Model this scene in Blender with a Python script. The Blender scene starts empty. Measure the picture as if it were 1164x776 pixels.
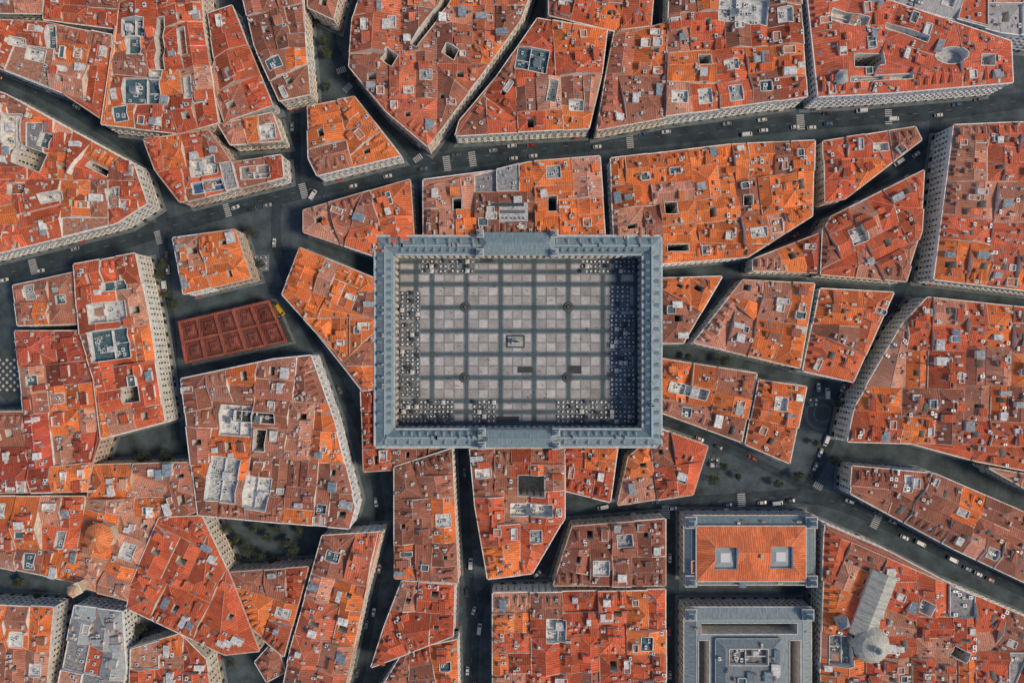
import bpy, bmesh, math, random
from mathutils import Vector, Matrix
R = random.Random(11)
K, CAMH = 0.45, 400.0
def P(mx, my, z=0.0):
    f = K*(1-z/CAMH)
    return ((mx-582)*f, (388-my)*f)
scene = bpy.context.scene
# ------------------------------------------------------------------ materials
def newmat(name):
    m = bpy.data.materials.new(name); m.use_nodes = True
    nt = m.node_tree; b = nt.nodes['Principled BSDF']
    return m, nt, b
def N(nt, t, **kw):
    n = nt.nodes.new(t)
    for k, v in kw.items():
        if k in n.inputs: n.inputs[k].default_value = v
        else: setattr(n, k, v)
    return n
def noise(nt, vec, scale, detail=3, rough=0.6):
    n = N(nt, 'ShaderNodeTexNoise'); n.inputs['Scale'].default_value = scale
    n.inputs['Detail'].default_value = detail; n.inputs['Roughness'].default_value = rough
    if vec: nt.links.new(vec, n.inputs['Vector'])
    return n.outputs['Fac']
def mrange(nt, v, a, b, c, d):
    n = N(nt, 'ShaderNodeMapRange'); n.inputs[1].default_value = a; n.inputs[2].default_value = b
    n.inputs[3].default_value = c; n.inputs[4].default_value = d
    nt.links.new(v, n.inputs[0]); return n.outputs[0]
def vmul(nt, col, fac):
    n = N(nt, 'ShaderNodeVectorMath', operation='SCALE')
    nt.links.new(col, n.inputs[0]); nt.links.new(fac, n.inputs['Scale']); return n.outputs[0]
def mixc(nt, fac, a, b):
    n = N(nt, 'ShaderNodeMix', data_type='RGBA')
    if isinstance(fac, float): n.inputs[0].default_value = fac
    else: nt.links.new(fac, n.inputs[0])
    for s, x in ((6, a), (7, b)):
        if isinstance(x, tuple): n.inputs[s].default_value = (*x, 1)
        else: nt.links.new(x, n.inputs[s])
    return n.outputs[2]
def coords(nt, kind='Object'):
    return N(nt, 'ShaderNodeTexCoord').outputs[kind]
def mapping(nt, vec, s):
    n = N(nt, 'ShaderNodeMapping'); n.inputs['Scale'].default_value = s
    nt.links.new(vec, n.inputs['Vector']); return n.outputs[0]
def tint(nt):
    return N(nt, 'ShaderNodeAttribute', attribute_name='tint').outputs['Color']
def math_(nt, op, a, b):
    n = N(nt, 'ShaderNodeMath', operation=op)
    for i, x in enumerate((a, b)):
        if isinstance(x, float): n.inputs[i].default_value = x
        else: nt.links.new(x, n.inputs[i])
    return n.outputs[0]

def tiled(name, rough, stripe=0.22, speck=0.6):
    m, nt, b = newmat(name)
    uv = coords(nt, 'UV'); ob = coords(nt, 'Object')
    streak = mrange(nt, noise(nt, mapping(nt, uv, (2.2, 0.18, 1)), 1.0, 4, 0.7), .3, .7, 1-speck*0.7, 1+speck*0.75)
    fine = mrange(nt, noise(nt, mapping(nt, uv, (2.6, 1.7, 1)), 1.0, 2, 0.8), .3, .7, 1-speck*.6, 1+speck*.65)
    big = mrange(nt, noise(nt, ob, 0.11, 4, 0.6), .35, .65, 0.0, 1.0)
    w = N(nt, 'ShaderNodeTexWave', bands_direction='X'); w.inputs['Scale'].default_value = 0.29
    w.inputs['Distortion'].default_value = 0.6
    nt.links.new(uv, w.inputs['Vector'])
    wv = mrange(nt, w.outputs['Fac'], 0, 1, 1-stripe, 1+stripe)
    vo = N(nt, 'ShaderNodeTexVoronoi', distance='CHEBYCHEV'); vo.inputs['Scale'].default_value = 1.0
    nt.links.new(mapping(nt, uv, (.17, .13, 1)), vo.inputs['Vector'])
    sep = N(nt, 'ShaderNodeSeparateColor'); nt.links.new(vo.outputs['Color'], sep.inputs[0])
    patch = mrange(nt, sep.outputs[0], 0, 1, .72, 1.32)
    f = math_(nt, 'MULTIPLY', math_(nt, 'MULTIPLY', math_(nt, 'MULTIPLY', streak, fine), wv), patch)
    t = tint(nt)
    c = vmul(nt, t, f)
    dark = mixc(nt, 0.5, t, (0.14, 0.08, 0.065))
    c = mixc(nt, mrange(nt, big, 0, 1, 0, .5), c, vmul(nt, dark, fine))
    pat = mrange(nt, noise(nt, ob, 0.35, 3, 0.7), .58, .72, 0, .40)
    c = mixc(nt, pat, c, vmul(nt, mixc(nt, .5, t, (.50, .30, .19)), fine))
    nt.links.new(c, b.inputs['Base Color']); b.inputs['Roughness'].default_value = rough
    bp = N(nt, 'ShaderNodeBump'); bp.inputs['Strength'].default_value = .5; bp.inputs['Distance'].default_value = .12
    nt.links.new(wv, bp.inputs['Height']); nt.links.new(bp.outputs[0], b.inputs['Normal'])
    b.inputs['Specular IOR Level'].default_value = .2
    return m
M_TILE = tiled('terracotta_tiles', 0.9)
m, nt, b = newmat('slate_roof'); M_SLATE = m
uv = coords(nt, 'UV')
f = math_(nt, 'MULTIPLY', mrange(nt, noise(nt, mapping(nt, uv, (1.2, .3, 1)), 1, 4), .3, .7, .68, 1.32), mrange(nt, noise(nt, uv, 2.5, 2), .3, .7, .72, 1.28))
nt.links.new(vmul(nt, tint(nt), f), b.inputs['Base Color']); b.inputs['Roughness'].default_value = .6
def stained(name, rough, sc=0.5, lo=.7, hi=1.2, metal=0):
    m, nt, b = newmat(name); ob = coords(nt)
    f = math_(nt, 'MULTIPLY', mrange(nt, noise(nt, ob, sc, 4), .3, .7, lo, hi), mrange(nt, noise(nt, ob, sc*6, 2), .3, .7, (1+lo)/2, (1+hi)/2))
    nt.links.new(vmul(nt, tint(nt), f), b.inputs['Base Color']); b.inputs['Roughness'].default_value = rough
    b.inputs['Metallic'].default_value = metal
    return m
M_WALL = stained('render_plaster', .9)
M_TERR = stained('terrace_paving', .85, .8, .5, 1.35)
M_METAL = stained('painted_metal', .5, 1.0, .85, 1.1, .2)
M_PAINT = stained('car_paint', .3, .2, .97, 1.02)
M_CLOTH = stained('cloth', .9, 3)
M_PAVE = stained('granite_paving', .85, .4, .75, 1.25)
M_MARK = stained('road_paint', .8, 1.5, .6, 1.1)
M_STONE = stained('plaza_stone', .85, .10, .72, 1.2)
m, nt, b = newmat('window_glass'); M_GLASS = m
nt.links.new(tint(nt), b.inputs['Base Color']); b.inputs['Roughness'].default_value = .15
m, nt, b = newmat('skylight_glass'); M_SKY = m
nt.links.new(tint(nt), b.inputs['Base Color']); b.inputs['Roughness'].default_value = .45; b.inputs['Specular IOR Level'].default_value = .3
M_BRONZE = stained('bronze', .45, 2, .7, 1.2, .7)
m, nt, b = newmat('leaf'); M_LEAF = m
nt.links.new(vmul(nt, tint(nt), mrange(nt, noise(nt, coords(nt), 1.3), .3, .7, .6, 1.4)), b.inputs['Base Color']); b.inputs['Roughness'].default_value = .8
m, nt, b = newmat('asphalt'); M_ASPH = m
ob = coords(nt)
f = math_(nt, 'MULTIPLY', mrange(nt, noise(nt, ob, .12, 5), .3, .7, .5, 1.5), mrange(nt, noise(nt, ob, 2.2, 2), .3, .7, .7, 1.3))
nt.links.new(vmul(nt, tint(nt), f), b.inputs['Base Color']); b.inputs['Roughness'].default_value = .85; b.inputs['Specular IOR Level'].default_value = .25

# ------------------------------------------------------------------ mesh builder
class MB:
    def __init__(s): s.v=[]; s.f=[]; s.m=[]; s.t=[]; s.uv=[]; s.mats=[]
    def face(s, pts, mat, t=(1,1,1), uv=None):
        if len(pts) < 3: return
        k = len(s.v); s.v.extend(pts); s.f.append(tuple(range(k, k+len(pts))))
        if mat not in s.mats: s.mats.append(mat)
        s.m.append(s.mats.index(mat)); s.t.append(t)
        s.uv.extend(uv if uv else [(p[0], p[1]) for p in pts])
    def hexa(s, bt, tp, mat, t=(1,1,1), top=None, bottom=False):
        n = len(bt)
        for i in range(n):
            j = (i+1) % n
            s.face([bt[i], bt[j], tp[j], tp[i]], mat, t)
        s.face(list(tp), top[0] if top else mat, top[1] if top else t)
        if bottom: s.face(list(reversed(bt)), mat, t)
    def box(s, cx, cy, z0, z1, w, l, a, mat, t=(1,1,1), top=None, taper=1.0):
        c, sn = math.cos(a), math.sin(a)
        def q(x, y, z): return (cx+x*c-y*sn, cy+x*sn+y*c, z)
        w/=2; l/=2; k = taper
        s.hexa([q(-w,-l,z0),q(w,-l,z0),q(w,l,z0),q(-w,l,z0)], [q(-w*k,-l*k,z1),q(w*k,-l*k,z1),q(w*k,l*k,z1),q(-w*k,l*k,z1)], mat, t, top, True)
    def cyl(s, cx, cy, z0, z1, r0, r1, mat, t=(1,1,1), n=10, bottom=False):
        A = [2*math.pi*i/n for i in range(n)]
        s.hexa([(cx+r0*math.cos(a), cy+r0*math.sin(a), z0) for a in A], [(cx+r1*math.cos(a), cy+r1*math.sin(a), z1) for a in A], mat, t, None, bottom)
    def mesh(s, name):
        me = bpy.data.meshes.new(name); me.from_pydata(s.v, [], s.f)
        for m in s.mats: me.materials.append(m)
        me.polygons.foreach_set('material_index', s.m)
        at = me.attributes.new('tint', 'FLOAT_COLOR', 'FACE')
        at.data.foreach_set('color', [c for t in s.t for c in (t[0], t[1], t[2], 1.0)])
        ul = me.uv_layers.new(name='UVMap')
        ul.data.foreach_set('uv', [c for u in s.uv for c in u])
        me.update(); return me
    def obj(s, name, parent=None, loc=None):
        if not s.f: return None
        o = bpy.data.objects.new(name, s.mesh(name)); scene.collection.objects.link(o)
        if parent: o.parent = parent
        if loc: o.location = loc
        return o
def empty(name, loc=(0,0,0)):
    o = bpy.data.objects.new(name, None); o.empty_display_size = 1; scene.collection.objects.link(o); o.location = loc; return o
def inst(name, me, x, y, z, rot=0, sc=1):
    o = bpy.data.objects.new(name, me); scene.collection.objects.link(o)
    o.location = (x, y, z); o.rotation_euler = (0, 0, rot); o.scale = (sc, sc, sc); return o

# ------------------------------------------------------------------ polygon tools (x,y,flag)
def area(p):
    return sum(p[i][0]*p[(i+1)%len(p)][1]-p[(i+1)%len(p)][0]*p[i][1] for i in range(len(p)))/2
def clean(p):
    out = []
    for q in p:
        if out and abs(out[-1][0]-q[0])+abs(out[-1][1]-q[1]) < 1e-3:
            out[-1] = q; continue
        out.append(q)
    if len(out) > 1 and abs(out[0][0]-out[-1][0])+abs(out[0][1]-out[-1][1]) < 1e-3: out.pop()
    return out
def clip(p, nx, ny, c, flag):
    out = []; n = len(p)
    for i in range(n):
        a = p[i]; b = p[(i+1)%n]
        da = nx*a[0]+ny*a[1]-c; db = nx*b[0]+ny*b[1]-c
        if da <= 0:
            out.append(a)
            if db > 0:
                t = da/(da-db); out.append((a[0]+t*(b[0]-a[0]), a[1]+t*(b[1]-a[1]), flag))
        elif db <= 0:
            t = da/(da-db); out.append((a[0]+t*(b[0]-a[0]), a[1]+t*(b[1]-a[1]), a[2]))
    out = clean(out)
    if len(out) < 3 or area(out) < 0.02: return []
    return out
def inside(p, x, y):
    r = False; n = len(p)
    for i in range(n):
        x1, y1 = p[i][0], p[i][1]; x2, y2 = p[(i+1)%n][0], p[(i+1)%n][1]
        if (y1 > y) != (y2 > y) and x < (x2-x1)*(y-y1)/(y2-y1)+x1: r = not r
    return r
def edist(p, x, y):
    best = 1e9
    for i in range(len(p)):
        x1, y1 = p[i][0], p[i][1]; x2, y2 = p[(i+1)%len(p)][0], p[(i+1)%len(p)][1]
        dx, dy = x2-x1, y2-y1; L = dx*dx+dy*dy+1e-9
        t = max(0, min(1, ((x-x1)*dx+(y-y1)*dy)/L))
        best = min(best, math.hypot(x-x1-t*dx, y-y1-t*dy))
    return best
def grow(p, g):
    n = len(p); out = []
    for k in range(n):
        a, v, b = p[k-1], p[k], p[(k+1)%n]
        l1 = math.hypot(v[0]-a[0], v[1]-a[1]) or 1; l2 = math.hypot(b[0]-v[0], b[1]-v[1]) or 1
        n1 = ((v[1]-a[1])/l1, -(v[0]-a[0])/l1); n2 = ((b[1]-v[1])/l2, -(b[0]-v[0])/l2)
        mx, my = n1[0]+n2[0], n1[1]+n2[1]; d = max(.5, 1+n1[0]*n2[0]+n1[1]*n2[1])
        out.append((v[0]+mx/d*g, v[1]+my/d*g, v[2]))
    return out
def convexify(p, depth=0):
    n = len(p)
    if depth > 12: return [p]
    for i in range(n):
        a = p[i-1]; v = p[i]; b = p[(i+1)%n]
        cr = (v[0]-a[0])*(b[1]-v[1])-(v[1]-a[1])*(b[0]-v[0])
        la = math.hypot(v[0]-a[0], v[1]-a[1]); lb = math.hypot(b[0]-v[0], b[1]-v[1])
        if cr < -0.02*la*lb:
            dx, dy = (v[0]-a[0])/la, (v[1]-a[1])/la
            best = None
            for j in range(n):
                if j == i or j == (i-1) % n: continue
                c = p[j]; d = p[(j+1)%n]; ex, ey = d[0]-c[0], d[1]-c[1]
                den = dx*ey-dy*ex
                if abs(den) < 1e-9: continue
                t = ((c[0]-v[0])*ey-(c[1]-v[1])*ex)/den
                u = ((c[0]-v[0])*dy-(c[1]-v[1])*dx)/den
                if t > 1e-3 and -1e-6 <= u <= 1+1e-6 and (best is None or t < best[0]): best = (t, j)
            if best is None: continue
            t, j = best; h = (v[0]+dx*t, v[1]+dy*t)
            A = []; k = i
            while True:
                A.append(p[k])
                if k == j: break
                k = (k+1) % n
            A.append((h[0], h[1], 'p'))
            B = [(h[0], h[1], p[j][2])]; k = (j+1) % n
            while k != i: B.append(p[k]); k = (k+1) % n
            B.append((v[0], v[1], 'p'))
            res = []
            for q in (clean(A), clean(B)):
                if len(q) >= 3 and area(q) > 1: res += convexify(q, depth+1)
            return res
    return [p]
def longest_dir(p):
    best = (0, 1, 0)
    for i in range(len(p)):
        dx = p[(i+1)%len(p)][0]-p[i][0]; dy = p[(i+1)%len(p)][1]-p[i][1]; L = math.hypot(dx, dy)
        if L > best[0]: best = (L, dx/L, dy/L)
    return best[1], best[2]
def parcels(p, target):
    A = area(p)
    if A < target*R.uniform(.8, 1.9): return [p]
    ux, uy = longest_dir(p)
    def ext(ax, ay):
        v = [q[0]*ax+q[1]*ay for q in p]; return min(v), max(v)
    e1 = ext(ux, uy); e2 = ext(-uy, ux)
    if e1[1]-e1[0] >= (e2[1]-e2[0])*0.95: ax, ay, e = ux, uy, e1
    else: ax, ay, e = -uy, ux, e2
    c = e[0]+(e[1]-e[0])*R.uniform(.34, .66)
    a = clip(p, ax, ay, c, 'p'); b = clip(p, -ax, -ay, -c, 'p')
    out = []
    for q in (a, b):
        if q: out += parcels(q, target) if area(q) > 5 else [q]
    return out

ORANGE=(.62,.16,.045); RED=(.46,.095,.042); BROWN=(.29,.11,.07); PINK=(.46,.205,.135); DEEP=(.36,.07,.04)
CREAM=[(.74,.68,.57),(.78,.75,.68),(.70,.60,.48),(.66,.65,.62),(.74,.63,.52),(.58,.45,.35),(.79,.77,.72)]
SLATE=(.15,.205,.225); TEAL=(.07,.13,.15); LIGHT=(.45,.47,.47)
def jit(c, s):
    f = R.uniform(1-s, 1+s); g = R.uniform(1-s*.35, 1+s*.35)
    return (c[0]*f, c[1]*f*g, c[2]*f*g)

FOOT = []
def windows(W, a, b, h, wt, dens=2.7, z0=0, balc=True, shop=True):
    dx, dy = b[0]-a[0], b[1]-a[1]; L = math.hypot(dx, dy)
    if L < 2: return
    dx/=L; dy/=L; nx, ny = dy, -dx
    n = max(1, int(L/dens)); fl = int((h-z0-(4.2 if shop else 1))/3.2); st = L/n
    def pt(s, o, z): return (a[0]+dx*s+nx*o, a[1]+dy*s+ny*o, z)
    sur = tuple(min(.82, c*1.12) for c in wt); wide = R.uniform(.42, .52)
    if shop:
        W.face([pt(0,.02,z0), pt(L,.02,z0), pt(L,.02,3.9+z0), pt(0,.02,3.9+z0)], M_WALL, tuple(c*.7 for c in wt))
        strip(W, a, b, 0, .22, (z0+3.9,)*2, (z0+4.15,)*2, M_WALL, sur)
    for k in range(n):
        s = (k+.5)*st
        if shop and k % 2 == 0:
            W.face([pt(s-1.1,.05,.2+z0), pt(s+1.1,.05,.2+z0), pt(s+1.1,.05,3.2+z0), pt(s-1.1,.05,3.2+z0)], M_GLASS, (.03,.03,.035))
            if R.random() < .15:
                t = R.choice(((.35,.05,.04),(.5,.45,.35),(.04,.12,.08),(.06,.07,.1)))
                W.face([pt(s-1.2,1.2,2.5), pt(s+1.2,1.2,2.5), pt(s+1.2,.06,3.2), pt(s-1.2,.06,3.2)], M_CLOTH, t)
        for i in range(fl):
            z = z0+(4.5 if shop else 1)+i*3.2
            if z+2.2 > h-.4: continue
            hh = 2.1 if i < fl-1 else 1.5
            W.face([pt(s-wide-.2,.03,z-.15), pt(s+wide+.2,.03,z-.15), pt(s+wide+.2,.03,z+hh+.2), pt(s-wide-.2,.03,z+hh+.2)], M_WALL, sur)
            g = R.choice(((.03,.035,.04),(.04,.05,.055),(.07,.08,.085),(.3,.3,.28)))
            W.face([pt(s-wide,.06,z), pt(s+wide,.06,z), pt(s+wide,.06,z+hh), pt(s-wide,.06,z+hh)], M_GLASS, g)
            if balc and i < fl-1:
                o = .55; w = wide+.3
                W.hexa([pt(s-w,.0,z-.18),pt(s-w,o,z-.18),pt(s+w,o,z-.18),pt(s+w,0,z-.18)][::-1], [pt(s-w,.0,z-.03),pt(s-w,o,z-.03),pt(s+w,o,z-.03),pt(s+w,0,z-.03)][::-1], M_WALL, sur)
                W.face([pt(s-w,o-.03,z+.88),pt(s+w,o-.03,z+.88),pt(s+w,o-.03,z+.96),pt(s-w,o-.03,z+.96)], M_METAL, (.04,.045,.05))
                for u in (-.96, -.48, 0, .48, .96):
                    W.face([pt(s+w*u-.025,o-.03,z-.03),pt(s+w*u+.025,o-.03,z-.03),pt(s+w*u+.025,o-.03,z+.88),pt(s+w*u-.025,o-.03,z+.88)], M_METAL, (.04,.045,.05))
def strip(B, a, b, o0, o1, z0, z1, mat, t):
    """solid strip along a->b between outward offsets o0..o1; z's are (za,zb) tuples"""
    dx, dy = b[0]-a[0], b[1]-a[1]; L = math.hypot(dx, dy)
    if L < .05: return
    nx, ny = dy/L, -dx/L
    def q(p, o, z): return (p[0]+nx*o, p[1]+ny*o, z)
    B.hexa([q(a,o0,z0[0]),q(a,o1,z0[0]),q(b,o1,z0[1]),q(b,o0,z0[1])], [q(a,o0,z1[0]),q(a,o1,z1[0]),q(b,o1,z1[1]),q(b,o0,z1[1])], mat, t, None, True)

def chimney(B, x, y, z, a, s=1.0):
    t = R.choice(((.62,.56,.48),(.72,.7,.66),(.34,.13,.08),(.5,.3,.2),(.45,.42,.4),(.74,.7,.64)))
    w = R.uniform(.55, .85)*s; l = R.uniform(.7, 2.4)*s; h = R.uniform(.8, 1.8)
    B.box(x, y, z-.8, z+h, w, l, a, M_WALL, t)
    B.box(x, y, z+h, z+h+.12, w+.22, l+.22, a, M_WALL, jit((.35,.2,.15) if R.random()<.5 else (.6,.57,.52), .2))
    n = max(1, int(l/.6))
    for i in range(n):
        o = (i-(n-1)/2)*.55
        B.cyl(x-math.sin(a)*o, y+math.cos(a)*o, z+h+.12, z+h+.5, .15, .12, M_WALL, (.4,.15,.09), 6)
def ac_unit(B, x, y, z, a):
    w, l, h = R.uniform(.9,1.6), R.uniform(.8,2.2), R.uniform(.7,1.3)
    B.box(x, y, z+.15, z+h, w, l, a, M_METAL, jit((.6,.62,.62), .2))
    for sx in (-1, 1):
        B.box(x+math.cos(a)*sx*w*.4, y+math.sin(a)*sx*w*.4, z, z+.15, .12, l, a, M_METAL, (.15,.15,.15))
    B.cyl(x, y, z+h, z+h+.08, min(w,l)*.36, min(w,l)*.36, M_METAL, (.06,.07,.08), 10)
def dormer(B, T, x, y, z, dx, dy, s, tt):
    ex, ey = -dy, dx; w = .75; h = 1.4; L = h/s*.95; rh = .45; L2 = (h+rh)/s*.95
    def q(e, d, zz): return (x+ex*e-dx*d, y+ey*e-dy*d, z+zz)
    B.face([q(-w,0,-.1),q(w,0,-.1),q(w,0,h),q(0,0,h+rh),q(-w,0,h)], M_WALL, (.68,.64,.58))
    B.face([q(-w*.6,-.04,.3),q(w*.6,-.04,.3),q(w*.6,-.04,h-.1),q(-w*.6,-.04,h-.1)], M_GLASS, (.04,.05,.06))
    for sg in (-1, 1):
        B.face([q(sg*w,0,-.1), q(sg*w,0,h), q(sg*w,L,h)], M_WALL, (.6,.55,.5))
        pts = [q(sg*(w+.15),-.2,h-.08), q(0,-.2,h+rh), q(0,L2,h+rh), q(sg*(w+.15),L,h-.08)]
        T.face(pts, M_TILE if tt[0] > tt[2]*1.5 else M_SLATE, tt, [(0,0),(1.5,0),(1.5,5),(0,5)])

def building(name, pts, h, tone=RED, var=.3, target=260, holes=(), wells=.34, flat=.02, slope=.40, fac=None,
             roofmat=None, clutter=1.0, dorm=.4, raw=False, z0=0.0, extra=None, active='auto', cap=6, hv=1.3, shop=True, gr=None, lux=.15):
    if roofmat is None: roofmat = M_TILE
    target *= .78
    p = [(*(q if raw else P(q[0], q[1], h)), 's') for q in pts]
    if area(p) < 0: p = [(q[0], q[1], 's') for q in reversed(p)]
    if gr is None: gr = .75 if name == AB else 0
    if gr: p = grow(p, gr)
    FOOT.append(p)
    root = empty(name, (0, 0, 0))
    T, Wl, Wi, C, S = MB(), MB(), MB(), MB(), MB()
    HH = []
    for hd in holes:   # (cx,cy,w,l,deg,drop,tint,kind)
        cx, cy, w, l, dg, drop, ti, kind = hd
        x, y = P(cx, cy, h); w *= K*.95/2; l *= K*.95/2; a = math.radians(-dg)
        c, s = math.cos(a), math.sin(a)
        if kind == 'oval':
            hp = [(x+w*math.cos(t)*c-l*math.sin(t)*s, y+w*math.cos(t)*s+l*math.sin(t)*c, 'h') for t in [2*math.pi*i/14 for i in range(14)]]
        else: hp = [(x+u*c-v*s, y+u*s+v*c, 'h') for u, v in ((-w,-l),(w,-l),(w,l),(-w,l))]
        HH.append((hp, h-drop if drop < 50 else .3, ti, kind, a))
    pcs = []
    for cv in convexify(p):
        if area(cv) > 2: pcs += parcels(cv, target)
    baseF = fac or R.choice(CREAM)
    for pc in pcs:
        A = area(pc)
        if A < 2: continue
        hp = h+R.uniform(-hv, hv*.7)
        tt = jit(tone, var)
        r = R.random()
        if var > .1 and roofmat is M_TILE:
            if r < .22: tt = jit(BROWN, .2)
            elif r < .38: tt = jit(ORANGE, .15)
            elif r < .50: tt = jit(PINK, .2)
        wt = jit(R.choice(CREAM) if R.random() < .6 else baseF, .08) if fac is None else jit(fac, .05)
        isflat = R.random() < flat and A > 40
        E = []
        n = len(pc)
        for i in range(n):
            a, b = pc[i], pc[(i+1)%n]; L = math.hypot(b[0]-a[0], b[1]-a[1])
            if L < .3: continue
            gx, gy = -(b[1]-a[1])/L, (b[0]-a[0])/L
            E.append([gx, gy, -(gx*a[0]+gy*a[1]), a[2], L])
        st = [e for e in E if e[3] == 's']
        act = list(st)
        if active == 'all': act = list(E)
        elif st:
            m0 = max(st, key=lambda e: e[4])
            opp = [e for e in E if e[3] != 's' and e[0]*m0[0]+e[1]*m0[1] < -.5]
            act += opp
            for e in E:
                if e[3] != 's' and e not in opp and R.random() < .15: act.append(e)
        else:
            m0 = max(E, key=lambda e: e[4])
            act = [e for e in E if abs(e[0]*m0[0]+e[1]*m0[1]) > .8 or R.random() < .25]
        pl = []
        for e in act:
            s = slope*R.uniform(.85, 1.2)
            if any(abs(q[0]/q[3]-e[0])+abs(q[1]/q[3]-e[1]) < .02 and abs(q[2]/q[3]-e[2]) < .3 for q in pl): continue
            pl.append((e[0]*s, e[1]*s, e[2]*s, s))
        pl.append((0, 0, cap, 0))
        if isflat: pl = [(0, 0, 0, 0)]
        def zr(x, y): return hp+min(q[0]*x+q[1]*y+q[2] for q in pl)
        hl = list(HH)
        ux, uy = longest_dir(pc); ang = math.atan2(uy, ux)
        cx = sum(q[0] for q in pc)/n; cy = sum(q[1] for q in pc)/n
        if A > 120 and R.random() < wells and not isflat:
            w, l = R.uniform(.9, 1.9), R.uniform(1.1, 2.6)
            x, y = cx+R.uniform(-2.5, 2.5), cy+R.uniform(-2.5, 2.5)
            c, s = math.cos(ang), math.sin(ang)
            q = [(x+u*c-v*s, y+u*s+v*c, 'h') for u, v in ((-w,-l),(w,-l),(w,l),(-w,l))]
            if all(inside(pc, a[0], a[1]) and edist(pc, a[0], a[1]) > 1.2 for a in q) and not any(inside(H[0], x, y) or edist(H[0], x, y) < 4 for H in HH):
                hl.append((q, 1.0, (.2,.19,.18), 'well', ang))
        # roof-top terraces cut into the pitch on some parcels
        elif A > 90 and R.random() < lux and not isflat:
            w, l = R.uniform(2.0, 3.6), R.uniform(2.2, 4.2)
            c, s = math.cos(ang), math.sin(ang)
            q = [(cx+u*c-v*s, cy+u*s+v*c, 'h') for u, v in ((-w,-l),(w,-l),(w,l),(-w,l))]
            if all(inside(pc, a[0], a[1]) and edist(pc, a[0], a[1]) > 1.0 for a in q) and not any(inside(H[0], cx, cy) or edist(H[0], cx, cy) < 5 for H in HH):
                zt = hp+R.uniform(.2, 1.0)
                hl.append((q, zt, R.choice(((.55,.54,.52),(.3,.31,.31),T1,(.45,.2,.12),(.66,.64,.6))), 'terr', ang))
        faces = []
        for i, q in enumerate(pl):
            f = pc
            for j, o in enumerate(pl):
                if i == j or not f: continue
                nx, ny, c = q[0]-o[0], q[1]-o[1], o[2]-q[2]
                if abs(nx)+abs(ny) < 1e-6:
                    if c < 0 or (c == 0 and j < i): f = []
                    continue
                f = clip(f, nx, ny, c, ('r', j))
            if f: faces.append((i, f))
        fmat, ftt = (M_TERR, jit(R.choice((RED,(.32,.31,.30),(.25,.25,.25),(.42,.2,.13))), .2)) if isflat else (roofmat, tt)
        for i, f in faces:
            q = pl[i]; g = math.hypot(q[0], q[1]) or 1; vx, vy = q[0]/g, q[1]/g
            if g == 1: vx, vy = 0, 1
            zf = lambda x, y: hp+q[0]*x+q[1]*y+q[2]
            rem = [f]; out = []
            for H in hl:      # hole walls
                hpn = H[0]; m = len(hpn)
                for k in range(m):
                    a, b = hpn[k], hpn[(k+1)%m]; t0, t1 = 0.0, 1.0
                    for kk in range(len(f)):
                        e0, e1 = f[kk], f[(kk+1)%len(f)]
                        gx, gy = -(e1[1]-e0[1]), (e1[0]-e0[0])
                        d0 = gx*(a[0]-e0[0])+gy*(a[1]-e0[1]); d1 = gx*(b[0]-e0[0])+gy*(b[1]-e0[1])
                        if d0 < 0 and d1 < 0: t0, t1 = 1, 0; break
                        if d0 < 0: t0 = max(t0, d0/(d0-d1))
                        elif d1 < 0: t1 = min(t1, d0/(d0-d1))
                    if t1-t0 > 1e-3:
                        A_ = (a[0]+t0*(b[0]-a[0]), a[1]+t0*(b[1]-a[1])); B_ = (a[0]+t1*(b[0]-a[0]), a[1]+t1*(b[1]-a[1]))
                        wc = (.68,.64,.58) if H[3] in ('well', 'court') else (.74,.73,.7)
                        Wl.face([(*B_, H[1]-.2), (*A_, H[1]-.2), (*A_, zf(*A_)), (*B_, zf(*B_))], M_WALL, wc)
                        if H[3] in ('court', 'oval', 'terr'):
                            strip(C, A_, B_, 0, .3, (zf(*A_)-.1, zf(*B_)-.1), (zf(*A_)+.3, zf(*B_)+.3), M_WALL, (.66,.62,.56))
                        if H[3] in ('court',) and H[1] < 5: windows(Wi, B_, A_, min(zf(*A_), zf(*B_)), wc, 2.4, 0, False, False)
                new = []
                for r_ in rem:
                    cur = r_
                    for k in range(m):
                        a, b = hpn[k], hpn[(k+1)%m]
                        nx, ny = (b[1]-a[1]), -(b[0]-a[0]); c = nx*a[0]+ny*a[1]
                        o = clip(cur, -nx, -ny, -c, 'c')
                        if o: new.append(o)
                        cur = clip(cur, nx, ny, c, 'c')
                        if not cur: break
                rem = new
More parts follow.
